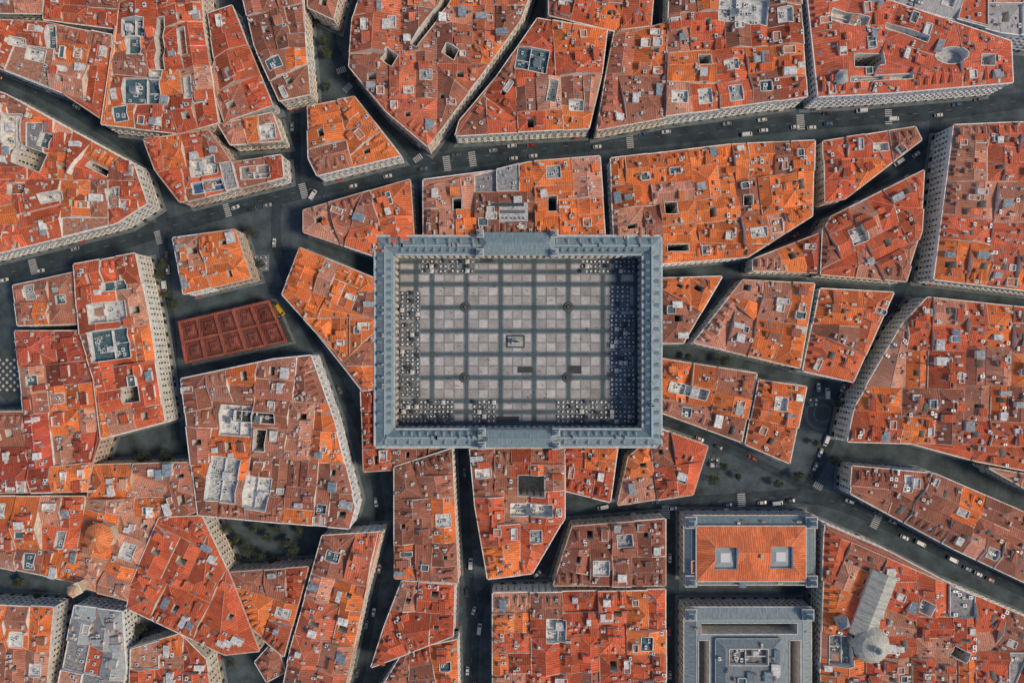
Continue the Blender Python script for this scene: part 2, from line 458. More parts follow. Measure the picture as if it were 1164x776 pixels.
            for f2 in rem:
                m = len(f2)
                T.face([(a[0], a[1], zf(a[0], a[1])) for a in f2], fmat, ftt, [(a[0]*vy-a[1]*vx, a[0]*vx+a[1]*vy) for a in f2])
                for k in range(m):
                    a, b = f2[k], f2[(k+1)%m]; za, zb = zf(a[0], a[1]), zf(b[0], b[1])
                    if a[2] in ('s', 'p') and za > z0+.1:
                        Wl.face([(a[0],a[1],z0 if a[2]=='s' else h-6),(b[0],b[1],z0 if a[2]=='s' else h-6),(b[0],b[1],zb),(a[0],a[1],za)], M_WALL, wt)
                        if isflat: strip(C, a, b, -.25, .02, (za-.1, zb-.1), (za+.9, zb+.9), M_WALL, (.7,.67,.62))
                        elif a[2] == 'p' and R.random() < .55: strip(C, a, b, -.28, .01, (za-.1, zb-.1), (za+.22, zb+.22), M_WALL, R.choice(((.62,.52,.43),(.45,.22,.14),(.36,.3,.28),(.5,.25,.15))))
                    elif isinstance(a[2], tuple) and a[2][1] > i:
                        for o in (.24, -.24):
                            L = math.hypot(b[0]-a[0], b[1]-a[1])
                            if L < .4: continue
                            nx, ny = (b[1]-a[1])/L*o, -(b[0]-a[0])/L*o
                            qq = [(a[0],a[1],za+.2),(b[0],b[1],zb+.2),(b[0]+nx,b[1]+ny,zb+.0),(a[0]+nx,a[1]+ny,za+.0)]
                            T.face(qq if o > 0 else qq[::-1], M_WALL, tuple(min(1, x*1.25+.05) for x in ftt))
        if len(hl) > len(HH):
            H = hl[-1]; Wl.face([(a[0], a[1], H[1]) for a in H[0]], M_TERR, H[2])
            if H[3] == 'terr':
                for k in range(3):
                    u, v = R.uniform(.2,.8), R.uniform(.2,.8); a, b, d = H[0][0], H[0][1], H[0][3]
                    ac_unit(S, a[0]+(b[0]-a[0])*u+(d[0]-a[0])*v, a[1]+(b[1]-a[1])*u+(d[1]-a[1])*v, H[1], ang)
        # facades
        for i in range(n):
            a, b = pc[i], pc[(i+1)%n]
            if a[2] == 's' and math.hypot(b[0]-a[0], b[1]-a[1]) > 1:
                windows(Wi, a, b, hp, wt, z0=z0, shop=shop)
                strip(C, a, b, 0.003, .5, (hp-.45, hp-.45), (hp-.04, hp-.04), M_WALL, tuple(min(.8, x*.9) for x in wt))
                if roofmat is M_TILE and not isflat and R.random() < dorm:
                    L = math.hypot(b[0]-a[0], b[1]-a[1]); dx, dy = (b[0]-a[0])/L, (b[1]-a[1])/L
                    k = 2.2; sp = R.uniform(3.2, 5)
                    while k < L-2:
                        x, y = a[0]+dx*k-dy*2.0, a[1]+dy*k+dx*2.0
                        if inside(pc, x-dy*3, y+dx*3) and not any(edist(H[0], x, y) < 4 or inside(H[0], x, y) for H in hl):
                            dormer(C, T, x, y, zr(x, y), dy, -dx, slope, tt)
                        k += sp
        # roof clutter
        xs = [q[0] for q in pc]; ys = [q[1] for q in pc]
        for k in range(int(A/11*clutter)+1):
            x, y = R.uniform(min(xs), max(xs)), R.uniform(min(ys), max(ys))
            if not inside(pc, x, y) or edist(pc, x, y) < .9: continue
            if any(inside(H[0], x, y) or edist(H[0], x, y) < 1.2 for H in hl): continue
            z = zr(x, y); r = R.random()
            if isflat:
                if r < .6: ac_unit(S, x, y, z, ang)
                continue
            if r < .46: chimney(C, x, y, z, ang+R.choice((0, math.pi/2)))
            elif r < .70:
                q = min(pl, key=lambda q: q[0]*x+q[1]*y+q[2]); g = math.hypot(q[0], q[1])
                if g < .01: continue
                vx, vy = q[0]/g, q[1]/g; w, l = R.uniform(.3,.55), R.uniform(.45,.8)
                def sp(u, v, o): return (x-vy*u+vx*v, y+vx*u+vy*v, z+v*g+o)
                for (ww, ll, o0, o1, mt, tc) in ((w+.12, l+.12, -.1, .1, M_METAL, (.3,.3,.3)), (w, l, .1, .14, M_SKY, R.choice(((.04,.06,.08),(.15,.2,.23),(.42,.45,.46))))):
                    S.hexa([sp(ww,-ll,o0),sp(ww,ll,o0),sp(-ww,ll,o0),sp(-ww,-ll,o0)], [sp(ww,-ll,o1),sp(ww,ll,o1),sp(-ww,ll,o1),sp(-ww,-ll,o1)], mt, tc)
            elif r < .86 and edist(pc, x, y) > 2.2:
                w, l = R.uniform(2, 3.8), R.uniform(2, 6); wc = R.choice(((.78,.76,.72),(.66,.55,.44),(.74,.7,.63)))
                C.box(x, y, z-2, z+1.5, w, l, ang, M_WALL, wc)
                c, s = math.cos(ang), math.sin(ang); w = w/2+.2; l = l/2+.2
                def bq(u, v, zz): return (x+u*c-v*s, y+u*s+v*c, zz)
                m2, t2 = (roofmat, jit(tone, .25)) if R.random() < .65 else (M_TERR, R.choice(((.55,.55,.54),(.32,.34,.35),(.66,.64,.6),(.2,.26,.3))))
                T.hexa([bq(-w,-l,z+1.5),bq(w,-l,z+1.5),bq(w,l,z+1.5),bq(-w,l,z+1.5)], [bq(-w,-l,z+1.65),bq(w,-l,z+2.3),bq(w,l,z+2.3),bq(-w,l,z+1.65)], m2, t2, None, True)
            elif r < .92: ac_unit(S, x, y, z+.25, ang)
            elif r < .985 and edist(pc, x, y) > 2.6:
                w, l = R.uniform(2.2, 4.0), R.uniform(2.5, 6)
                z1 = z+.55
                C.box(x, y, z-2, z1, w, l, ang, M_WALL, (.76,.74,.7), top=(M_TERR, R.choice((TEAL,(.45,.22,.14),(.45,.44,.43),(.62,.6,.57)))))
                for u, v, ww, ll in ((-w/2,0,.2,l),(w/2,0,.2,l),(0,-l/2,w-.2,.2),(0,l/2,w-.2,.2)):
                    c, s = math.cos(ang), math.sin(ang)
                    C.box(x+u*c-v*s, y+u*s+v*c, z-1, z1+.8, ww, ll, ang, M_WALL, (.76,.74,.7))
            else:
                C.cyl(x, y, z-.1, z+2.6, .05, .03, M_METAL, (.5,.5,.5), 5)
                for k2 in range(4):
                    C.box(x, y, z+1.7+k2*.22, z+1.75+k2*.22, 1.1-k2*.2, .05, ang, M_METAL, (.5,.5,.5))
    for H in HH:
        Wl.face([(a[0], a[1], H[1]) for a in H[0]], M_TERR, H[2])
        cx = sum(a[0] for a in H[0])/len(H[0]); cy = sum(a[1] for a in H[0])/len(H[0])
        if H[3] == 'terr':
            a, b, d = H[0][0], H[0][1], H[0][3]
            def tp(u, v): return a[0]+(b[0]-a[0])*u+(d[0]-a[0])*v, a[1]+(b[1]-a[1])*u+(d[1]-a[1])*v
            AR = abs(area(H[0]))
            if AR > 60:
                u, v = R.uniform(.25,.75), R.uniform(.25,.75); x, y = tp(u, v)
                C.box(x, y, H[1], H[1]+3.6, R.uniform(2.5,4), R.uniform(2.5,4.5), H[4], M_WALL, (.75,.73,.7), top=(M_TERR, R.choice(((.5,.5,.5),(.12,.16,.18),(.42,.2,.13)))))
                u = R.uniform(.35,.65); p0, p1 = tp(u, .02), tp(u, .98)
                strip(C, p0, p1, -.12, .12, (H[1],)*2, (H[1]+2.2,)*2, M_WALL, (.75,.73,.7))
                v = R.uniform(.35,.65); u0, u1 = (0.02, u-.03) if R.random() < .5 else (u+.03, .98)
                p0, p1 = tp(u0, v), tp(u1, v); strip(C, p0, p1, -.12, .12, (H[1],)*2, (H[1]+1.8,)*2, M_WALL, (.72,.7,.66))
            for k in range(int(AR/14)+1):
                x, y = tp(R.uniform(.1,.9), R.uniform(.1,.9)); ac_unit(S, x, y, H[1], H[4])
        if H[3] == 'glass':
            q = [(cx+(a[0]-cx)*.9, cy+(a[1]-cy)*.9, H[1]+.6) for a in H[0]]
            top = [(cx+(a[0]-cx)*.4, cy+(a[1]-cy)*.4, H[1]+1.8) for a in H[0]]
            S.hexa([(a[0], a[1], H[1]) for a in q], q, M_WALL, (.5,.5,.5))
            S.hexa(q, top, M_SKY, (.30,.34,.36), top=(M_SKY, (.55,.56,.56)))
    if extra: extra(h, T, Wl, Wi, C, S)
    Wl.obj('walls', root); T.obj('roof', root); Wi.obj('windows_and_balconies', root)
    C.obj('chimneys_and_parapets', root); S.obj('skylights_and_roof_units', root)
    return root

AB = 'apartment_building'
TR, CT = 'terr', 'court'
T1 = (.055,.115,.14)
WF = (.80,.79,.75)
WH = (.62,.61,.59)
# ------------------------------------------------------------------ city blocks (survey map units, eaves outlines)
building(AB, [(-60,-60),(50,-60),(46,14),(-60,12)], 17, RED)
building(AB, [(55,-60),(138,-60),(132,30),(50,20)], 18, RED)
building(AB, [(-60,5+18),(48,26),(126,42),(114,132),(72,104),(-60,52)], 18, RED, clutter=1.4, lux=.3, holes=[(58,42,10,26,0,3,T1,TR),(40,62,22,14,12,3,WH,TR),(20,48,18,9,10,2.5,WH,TR)])
building(AB, [(142,-60),(226,-60),(228,20),(246,138),(205,150),(118,140),(134,30)], 19, RED, target=300, clutter=1.3, lux=.3,
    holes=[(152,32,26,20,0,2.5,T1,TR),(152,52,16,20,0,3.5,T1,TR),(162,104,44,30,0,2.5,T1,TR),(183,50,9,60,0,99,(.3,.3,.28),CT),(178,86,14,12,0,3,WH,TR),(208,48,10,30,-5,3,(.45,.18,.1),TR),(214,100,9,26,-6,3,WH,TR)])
building(AB, [(238,16),(262,8),(307,118),(256,136),(240,88),(246,70)], 17, RED, target=300)
building(AB, [(265,-60),(340,-60),(344,30),(350,105),(318,112),(290,50)], 19, BROWN, target=240, lux=.3)
building(AB, [(352,-60),(398,-60),(378,20),(352,8)], 17, RED)
building(AB, [(351,122),(402,112),(452,176),(362,198),(353,180)], 17, ORANGE, target=300, dorm=.2, var=.2)
building(AB, [(428,-60),(620,-60),(590,22),(545,85),(486,164),(440,125),(398,74),(402,22)], 18, (.46,.125,.065), var=.2, target=420, flat=.0,
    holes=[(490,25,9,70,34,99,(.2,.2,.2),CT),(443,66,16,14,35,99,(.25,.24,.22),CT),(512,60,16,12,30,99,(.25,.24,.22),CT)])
building(AB, [(612,22),(688,36),(682,85),(668,144),(520,152),(524,138),(566,88)], 18, RED, target=220, lux=.25,
    holes=[(605,68,36,26,10,2.5,T1,TR),(628,105,10,26,10,3,WH,TR),(655,120,16,12,0,2.5,WH,TR)], fac=(.76,.71,.6))
building(AB, [(626,-60),(745,-60),(738,28),(700,33),(626,16)], 18, RED)
building(AB, [(702,30),(740,32),(762,26),(756,132),(681,146),(690,90)], 18, (.46,.15,.09), var=.15, target=400, flat=0)
building(AB, [(765,-60),(905,-60),(916,108),(756,130),(762,30)], 20, RED, target=300, fac=(.78,.74,.68), lux=.2,
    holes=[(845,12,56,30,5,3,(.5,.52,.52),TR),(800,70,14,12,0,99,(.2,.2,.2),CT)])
def sunroof(h, T, Wl, Wi, C, S):
    x, y = P(952, 92, h)
    C.cyl(x, y, h-3, h+4.5, 3.0, 3.0, M_WALL, (.6,.58,.53), 16); C.cyl(x, y, h+4.5, h+7.5, 3.2, .5, M_SLATE, (.3,.32,.33), 16)
    for i in range(8):
        a = i*math.pi/4; C.box(x+3.02*math.cos(a), y+3.02*math.sin(a), h+1.5, h+3.7, .1, 1.0, a, M_GLASS, (.03,.03,.03))
building('corner_office_building', [(914,-60),(1010,-60),(1010,2),(1148,48),(1150,92),(1010,104),(932,108)], 22, (.50,.115,.06), var=.09, target=700, fac=WF, hv=.2, gr=.7, flat=0,
    holes=[(985,70,34,14,-4,99,(.4,.3,.26),CT),(1080,64,34,18,0,3,(.45,.46,.46),'oval'),(965,22,44,12,12,2.5,(.7,.6,.5),TR),(1120,70,16,12,0,3,(.6,.6,.58),TR),(1030,38,50,6,20,2.5,(.62,.55,.47),TR),(1000,90,70,5,-3,2,(.6,.56,.5),TR)], extra=sunroof, slope=.24, cap=3)
building(AB, [(1040,-60),(1230,-60),(1230,45),(1140,34),(1020,2)], 21, (.3,.3,.3), var=.1, roofmat=M_SLATE, fac=WF, flat=.3)
building(AB, [(-60,88),(4,108),(62,140),(150,188),(164,230),(130,252),(-60,300)], 19, RED, target=230, fac=(.76,.73,.66), lux=.35, clutter=1.2,
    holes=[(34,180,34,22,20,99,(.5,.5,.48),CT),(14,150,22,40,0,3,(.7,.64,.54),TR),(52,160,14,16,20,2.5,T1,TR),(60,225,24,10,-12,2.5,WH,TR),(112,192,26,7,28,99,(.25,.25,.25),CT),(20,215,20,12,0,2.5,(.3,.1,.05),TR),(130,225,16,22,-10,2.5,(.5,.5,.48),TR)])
building(AB, [(166,160),(236,150),(250,168),(262,186),(318,178),(320,200),(206,228),(178,192)], 17, RED, target=170, flat=.1,
    holes=[(236,212,36,12,-10,2.5,(.04,.11,.24),TR),(232,190,30,20,-10,3,(.66,.65,.63),TR),(290,196,34,14,-5,2.5,(.28,.24,.22),TR)])
building(AB, [(250,142),(308,130),(318,158),(262,162)], 17, PINK, target=200, flat=.2, holes=[(304,150,18,16,-8,1.5,WH,TR)])
building(AB, [(198,272),(266,263),(283,315),(210,332)], 17, ORANGE, var=.12, target=500, hv=.5, flat=0)
building(AB, [(346,240),(464,206),(470,286),(428,290),(346,262)], 16, (.56,.135,.05), target=300, var=.2, flat=0)
def panaderia(h, T, Wl, Wi, C, S):
    x, y = P(578, 242, h)
    C.box(x, y, h-3, h+3.0, 19, 9, 0, M_WALL, (.7,.68,.64), top=(M_TERR,(.45,.45,.44)))
    C.box(x, y, h+3.0, h+3.7, 16, 1.4, 0, M_METAL, (.12,.13,.14))
    for k in range(9): C.box(x-8+k*2, y-3.2, h+3.0, h+4.6, .8, .9, 0, M_METAL, jit((.5,.5,.5), .3))
    C.box(x, y+3.3, h+3.0, h+4.6, 15, 1.6, 0, M_GLASS, (.05,.06,.07))
building(AB, [(483,206),(560,196),(600,186),(680,180),(686,266),(483,268)], 17, ORANGE, target=250, var=.22, lux=.2,
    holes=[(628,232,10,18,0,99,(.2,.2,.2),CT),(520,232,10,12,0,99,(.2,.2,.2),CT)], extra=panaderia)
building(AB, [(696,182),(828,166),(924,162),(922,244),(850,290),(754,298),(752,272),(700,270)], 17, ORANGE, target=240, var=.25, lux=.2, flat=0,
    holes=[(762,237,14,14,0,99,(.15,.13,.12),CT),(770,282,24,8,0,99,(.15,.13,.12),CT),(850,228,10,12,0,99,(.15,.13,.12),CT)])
building(AB, [(938,162),(1040,146),(1046,158),(960,224),(940,228)], 17, RED, target=180, flat=0, holes=[(1000,168,20,9,-8,3,(.65,.64,.62),TR)])
building(AB, [(946,248),(1050,196),(1046,262),(1028,318),(936,310),(938,262)], 17, RED, target=200, flat=0, lux=.3, holes=[(975,268,20,18,-20,3,(.7,.66,.6),TR)])
building(AB, [(858,296),(930,268),(928,308),(858,306)], 15, RED, target=200, flat=0)
building(AB, [(1086,144),(1230,138),(1230,336),(1064,316),(1074,240)], 20, (.47,.115,.06), target=420, var=.15, fac=(.76,.74,.69), wells=.9, hv=.4, flat=0)
building(AB, [(342,284),(425,318),(425,440),(412,442),(395,420),(360,376),(322,334)], 17, ORANGE, target=230, var=.22, flat=0, lux=.2)
building(AB, [(412,446),(425,446),(425,512),(512,512),(508,528),(415,534)], 15, RED, target=150, wells=.2)
building(AB, [(755,318),(818,316),(776,388),(755,388)], 16, ORANGE, target=400, var=.12, wells=1, flat=0)
building(AB, [(755,410),(858,426),(842,500),(755,468)], 16, ORANGE, target=260, var=.25, flat=0, holes=[(782,444,44,12,14,2.5,(.68,.67,.64),TR)])
building(AB, [(864,434),(914,441),(897,524),(850,504)], 17, (.55,.14,.055), target=350, flat=0)
building(AB, [(846,320),(924,324),(908,416),(792,388)], 17, BROWN, target=300, var=.25, flat=0)
building(AB, [(934,330),(1014,334),(970,432),(916,420)], 17, (.56,.135,.055), target=500, var=.15, flat=0)
building(AB, [(1056,340),(1230,358),(1230,545),(1110,522),(1036,502),(966,500),(974,462),(1028,370)], 20, RED, target=330, fac=(.76,.71,.61), wells=.8, hv=.8, flat=0)
building(AB, [(1125,532),(1230,552),(1230,580),(1164,552)], 18, RED)
building(AB, [(972,532),(1062,540),(1230,612),(1230,690),(1085,622),(970,560)], 18, BROWN, target=260, dorm=.7, flat=0)
def church(h, T, Wl, Wi, C, S):
    x, y = P(985, 728, h)
    C.cyl(x, y, h-4, h+5, 8.5, 8.5, M_WALL, (.6,.57,.5), 8)
    for k, (r0, r1, z0, z1) in enumerate(((9,8,5,6.8),(8,6.2,6.8,8.8),(6.2,3.6,8.8,10.2),(3.6,1.8,10.2,10.8))): C.cyl(x, y, h+z0, h+z1, r0, r1, M_SLATE, (.42,.40,.34), 16)
    for k in range(8):
        a = k*math.pi/4+math.pi/8; C.box(x+8.0*math.cos(a), y+8.0*math.sin(a), h+1.5, h+4, .5, 1.6, a, M_GLASS, (.04,.04,.04))
    C.cyl(x, y, h+10.8, h+13, 1.6, 1.6, M_WALL, (.6,.57,.5), 8); C.cyl(x, y, h+13, h+15, 1.8, .1, M_SLATE, (.2,.24,.26), 8)
    a, b = P(1002, 650, h), P(975, 720, h)
    dx, dy = a[0]-b[0], a[1]-b[1]; L = math.hypot(dx, dy); dx/=L; dy/=L; nx, ny = -dy, dx
    def q(s, o, z): return (b[0]+dx*s+nx*o, b[1]+dy*s+ny*o, z)
    C.hexa([q(0,-6,h-3),q(0,6,h-3),q(L,6,h-3),q(L,-6,h-3)][::-1], [q(0,-6,h+4),q(0,6,h+4),q(L,6,h+4),q(L,-6,h+4)][::-1], M_WALL, (.55,.53,.48))
    for sg in (1, -1):
        pts = [q(-.3,sg*6.3,h+4), q(L+.3,sg*6.3,h+4), q(L+.3,0,h+7), q(-.3,0,h+7)]
        T.face(pts, M_SLATE, (.36,.36,.32), [(0,0),(L,0),(L,6),(0,6)])
        for k in range(9):
            s = L*k/8; p0, p1 = q(s, sg*6.3, 0), q(s, sg*.2, 0)
            strip(C, p0[:2], p1[:2], -.1, .1, (h+4.0, h+7.0), (h+4.15, h+7.15), M_METAL, (.25,.26,.25))
    x, y = P(952, 702, h)
    C.box(x, y, h-4, h+7, 5, 5, .3, M_WALL, (.5,.45,.38)); C.box(x, y, h+7, h+11, 5.4, 5.4, .3, M_SLATE, (.25,.28,.3), taper=.1)
building('church_block', [(940,598),(1010,628),(1085,668),(1230,730),(1230,840),(934,840),(936,700)], 18, RED, target=300, dorm=.5, extra=church, gr=.6, lux=.2,
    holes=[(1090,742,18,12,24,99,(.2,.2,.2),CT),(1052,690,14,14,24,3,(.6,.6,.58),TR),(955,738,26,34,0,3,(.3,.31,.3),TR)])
# lower centre
building(AB, [(705,572),(716,520),(752,490),(802,508),(786,560)], 16, RED, target=240, flat=0)
building(AB, [(536,512),(640,512),(640,588),(604,650),(556,656),(542,575)], 17, RED, target=230, flat=0, holes=[(604,552,30,24,0,99,(.4,.4,.38),CT),(604,579,48,14,0,2.5,(.7,.68,.63),TR)])
building(AB, [(643,510),(700,510),(692,568),(643,556)], 16, RED, target=200)
building(AB, [(652,600),(755,592),(755,664),(632,664)], 17, BROWN, target=260, flat=.05)
building(AB, [(562,676),(755,672),(755,840),(562,840)], 17, RED, target=240, var=.3, lux=.2, flat=0, holes=[(632,716,22,26,0,2.5,(.6,.6,.58),TR)])
building(AB, [(450,532),(512,512),(519,660),(450,656)], 17, BROWN, target=260, flat=0)
building(AB, [(458,662),(515,666),(513,722),(424,756),(438,714)], 17, RED, target=240, flat=0)
building(AB, [(460,742),(518,730),(520,840),(400,840)], 16, RED)
building(AB, [(368,610),(432,606),(412,680),(378,840),(310,840),(332,738)], 18, (.45,.125,.065), target=280, var=.2, flat=0)
# lower left
building(AB, [(208,432),(312,410),(352,406),(378,480),(402,576),(396,598),(226,584)], 19, BROWN, target=240, fac=(.80,.80,.78), var=.25,
    holes=[(268,478,36,34,4,3.5,WH,TR),(290,474,46,12,4,2.0,(.05,.05,.055),TR),(296,500,14,24,4,99,(.4,.4,.4),CT),(254,545,34,50,8,2.5,(.42,.44,.44),TR),(292,560,28,36,8,2.5,(.62,.61,.58),TR)])
building(AB, [(86,302),(152,290),(166,360),(184,478),(116,496),(108,430),(92,380)], 20, RED, target=240, fac=(.78,.73,.63),
    holes=[(124,355,40,22,-8,2.5,(.5,.52,.52),TR),(125,392,44,34,-8,3,T1,TR),(150,448,20,18,-8,99,(.2,.2,.2),CT),(130,325,26,10,-8,2.5,T1,TR)])
building(AB, [(16,326),(82,312),(90,366),(22,368)], 16, BROWN, target=240)
building(AB, [(18,378),(88,378),(104,430),(112,500),(102,530),(98,556),(-60,560),(-60,470),(28,470)], 17, DEEP, var=.3, target=330)
building(AB, [(-60,566),(94,566),(88,660),(-60,630)], 17, RED, target=300)
def church2(h, T, Wl, Wi, C, S):
    x, y = P(122, 606, h)
    C.cyl(x, y, h+1, h+8, 6.5, 6.5, M_WALL, (.60,.45,.32), 8)
    A = [k*math.pi/4 for k in range(8)]
    for k in range(8):
        a, b = A[k], A[k]+math.pi/4
        T.face([(x+7.2*math.cos(a), y+7.2*math.sin(a), h+8), (x+7.2*math.cos(b), y+7.2*math.sin(b), h+8), (x, y, h+12.5)], M_TILE, (.62,.19,.07), [(0,0),(5,0),(2.5,8)])
    C.cyl(x, y, h+11.8, h+13.8, .8, .7, M_WALL, (.7,.6,.45), 8); C.cyl(x, y, h+13.8, h+15, .9, .05, M_SLATE, (.3,.2,.15), 8)
    x, y = P(96, 664, h)
    C.box(x, y, h-2, h+8, 5.0, 5.0, .5, M_WALL, (.62,.5,.35)); C.box(x, y, h+8, h+8.4, 5.8, 5.8, .5, M_WALL, (.7,.6,.45)); C.cyl(x, y, h+8.4, h+11, 2.4, 2.2, M_WALL, (.62,.5,.35), 8); C.cyl(x, y, h+11, h+14, 2.6, .1, M_SLATE, (.45,.28,.18), 8)
building('church_block', [(106,530),(214,527),(222,580),(176,594),(146,680),(82,664)], 17, PINK, target=300, extra=church2, fac=(.62,.48,.34), gr=.6, flat=0)
building(AB, [(182,590),(228,588),(262,660),(292,738),(256,742),(146,690),(150,665)], 18, (.50,.105,.045), target=600, var=.1, wells=.9, hv=.3, flat=0)
building(AB, [(264,652),(348,646),(322,742),(286,712)], 17, RED, target=300)
building(AB, [(-60,686),(58,692),(44,840),(-60,840)], 17, BROWN, target=300)
building(AB, [(86,690),(138,696),(142,760),(128,840),(56,840)], 17, (.28,.29,.29), target=260, roofmat=M_SLATE, flat=.4, fac=WF)
building(AB, [(150,738),(204,722),(232,750),(248,840),(148,840)], 17, RED, target=240)
building(AB, [(292,752),(312,730),(322,762),(304,772)], 12, BROWN, target=300)

# ------------------------------------------------------------------ palace with corner towers
def spire(C, x, y, z, w, hh, t=(.2,.26,.29)):
    C.box(x, y, z-6, z+3, w, w, 0, M_WALL, (.52,.47,.42)); C.box(x, y, z+3, z+3.4, w+.8, w+.8, 0, M_WALL, (.5,.5,.48))
    C.box(x, y, z+3.4, z+5.8, w, w, 0, M_SLATE, t, taper=.6); C.box(x, y, z+5.8, z+5.8+hh, w*.42, w*.42, 0, M_SLATE, t, taper=.05)
    C.cyl(x, y, z+5.8+hh-.3, z+7.3+hh, .08, .05, M_METAL, (.3,.3,.3), 5)
def palace_ex(x0, x1, y0, y1):
    def f(h, T, Wl, Wi, C, S):
        for cx in (x0, x1):
            for cy in (y0, y1):
                x, y = P(cx, cy, h); spire(C, x, y, h, 5, 4)
    return f
FG = (.58,.52,.46)
building('palace', [(778,586),(926,586),(926,664),(778,664)], 14, SLATE, var=.03, target=9999, fac=FG, roofmat=M_SLATE, wells=0, flat=0, hv=.01, slope=.6, cap=2.0, clutter=.1, lux=0,
    extra=palace_ex(784,920,592,658))
building('palace_roof_pavilion', [(792,598),(916,598),(916,660),(792,660)], 18, (.60,.155,.06), var=.03, target=9999, fac=FG, wells=0, flat=0, hv=.01, slope=.3, cap=6, clutter=.02, dorm=0, z0=10, shop=False, lux=0,
    holes=[(824,633,26,26,0,1.0,(.3,.34,.36),'glass'),(887,632,26,26,0,1.0,(.3,.34,.36),'glass')])
building('government_building', [(778,690),(922,690),(922,840),(778,840)], 15, (.2,.25,.26), var=.05, target=9999, fac=FG, roofmat=M_SLATE, wells=0, flat=0, hv=.01, slope=.5, cap=2.2, clutter=.05, lux=0, extra=palace_ex(784,916,696,834),
    holes=[(850,712,110,12,0,9,(.22,.24,.24),CT),(799,765,12,80,0,9,(.22,.24,.24),CT),(902,765,12,80,0,9,(.22,.24,.24),CT)])
building('roof_plant_room', [(814,726),(888,726),(888,800),(814,800)], 19, (.13,.17,.19), var=.03, target=9999, fac=(.3,.32,.32), roofmat=M_SLATE, wells=0, hv=.01, slope=.4, cap=1.6, z0=10, clutter=.6, flat=0, shop=False, lux=0,
    holes=[(850,745,44,18,0,1.2,(.2,.2,.2),TR)])

# ------------------------------------------------------------------ market hall
def market():
    root = empty('market_hall'); B, W = MB(), MB(); h = 10
    c = [P(204,366,h), P(306,342,h), P(326,388,h), P(212,412,h)]
    FOOT.append([(q[0], q[1], 's') for q in reversed(c)])
    def uv(u, v, z):
        a = [c[0][i]+(c[1][i]-c[0][i])*u for i in (0,1)]; b = [c[3][i]+(c[2][i]-c[3][i])*u for i in (0,1)]
        return (a[0]+(b[0]-a[0])*v, a[1]+(b[1]-a[1])*v, z)
    dk = (.13,.038,.028); lt = (.26,.07,.045)
    cr = [uv(0,1,0),uv(1,1,0),uv(1,0,0),uv(0,0,0)]
    W.hexa(cr, [(p[0],p[1],h) for p in cr], M_GLASS, (.05,.06,.06), top=(M_TILE, dk))
    for k in range(4):
        a, b = cr[k], cr[(k+1)%4]
        for i in range(13):
            t = i/12; W.cyl(a[0]+(b[0]-a[0])*t, a[1]+(b[1]-a[1])*t, 0, h, .2, .2, M_METAL, (.12,.05,.04), 6)
    def bar(u0, v0, u1, v1, z0, z1, t): 
        B.hexa([uv(u0,v1,z0),uv(u1,v1,z0),uv(u1,v0,z0),uv(u0,v0,z0)], [uv(u0,v1,z1),uv(u1,v1,z1),uv(u1,v0,z1),uv(u0,v0,z1)], M_TILE, t)
    f = .06
    bar(-.01,-.02,1.01,f*.7,h,h+1,lt); bar(-.01,1-f*.7,1.01,1.02,h,h+1,lt); bar(0,.47,1,.53,h,h+1.2,lt)
    for i in range(6):
        u = i/5; bar(max(-.01,u-.018),0,min(1.01,u+.018),1,h,h+1.1+.001*i,lt)
    for i in range(5):
        for j in range(2):
            u0, v0 = i/5+.05, j/2+.12; u1, v1 = u0+.10, v0+.26
            m = .02
            B.hexa([uv(u0,v1,h),uv(u1,v1,h),uv(u1,v0,h),uv(u0,v0,h)], [uv(u0+m,v1-m*2,h+.9),uv(u1-m,v1-m*2,h+.9),uv(u1-m,v0+m*2,h+.9),uv(u0+m,v0+m*2,h+.9)], M_TILE, jit((.20,.055,.04), .2))
            bar(u0+.035,v0+.09,u1-.035,v1-.09,h+.9,h+1.3,(.10,.03,.02))
    B.obj('roof', root); W.obj('walls_and_columns', root)
market()

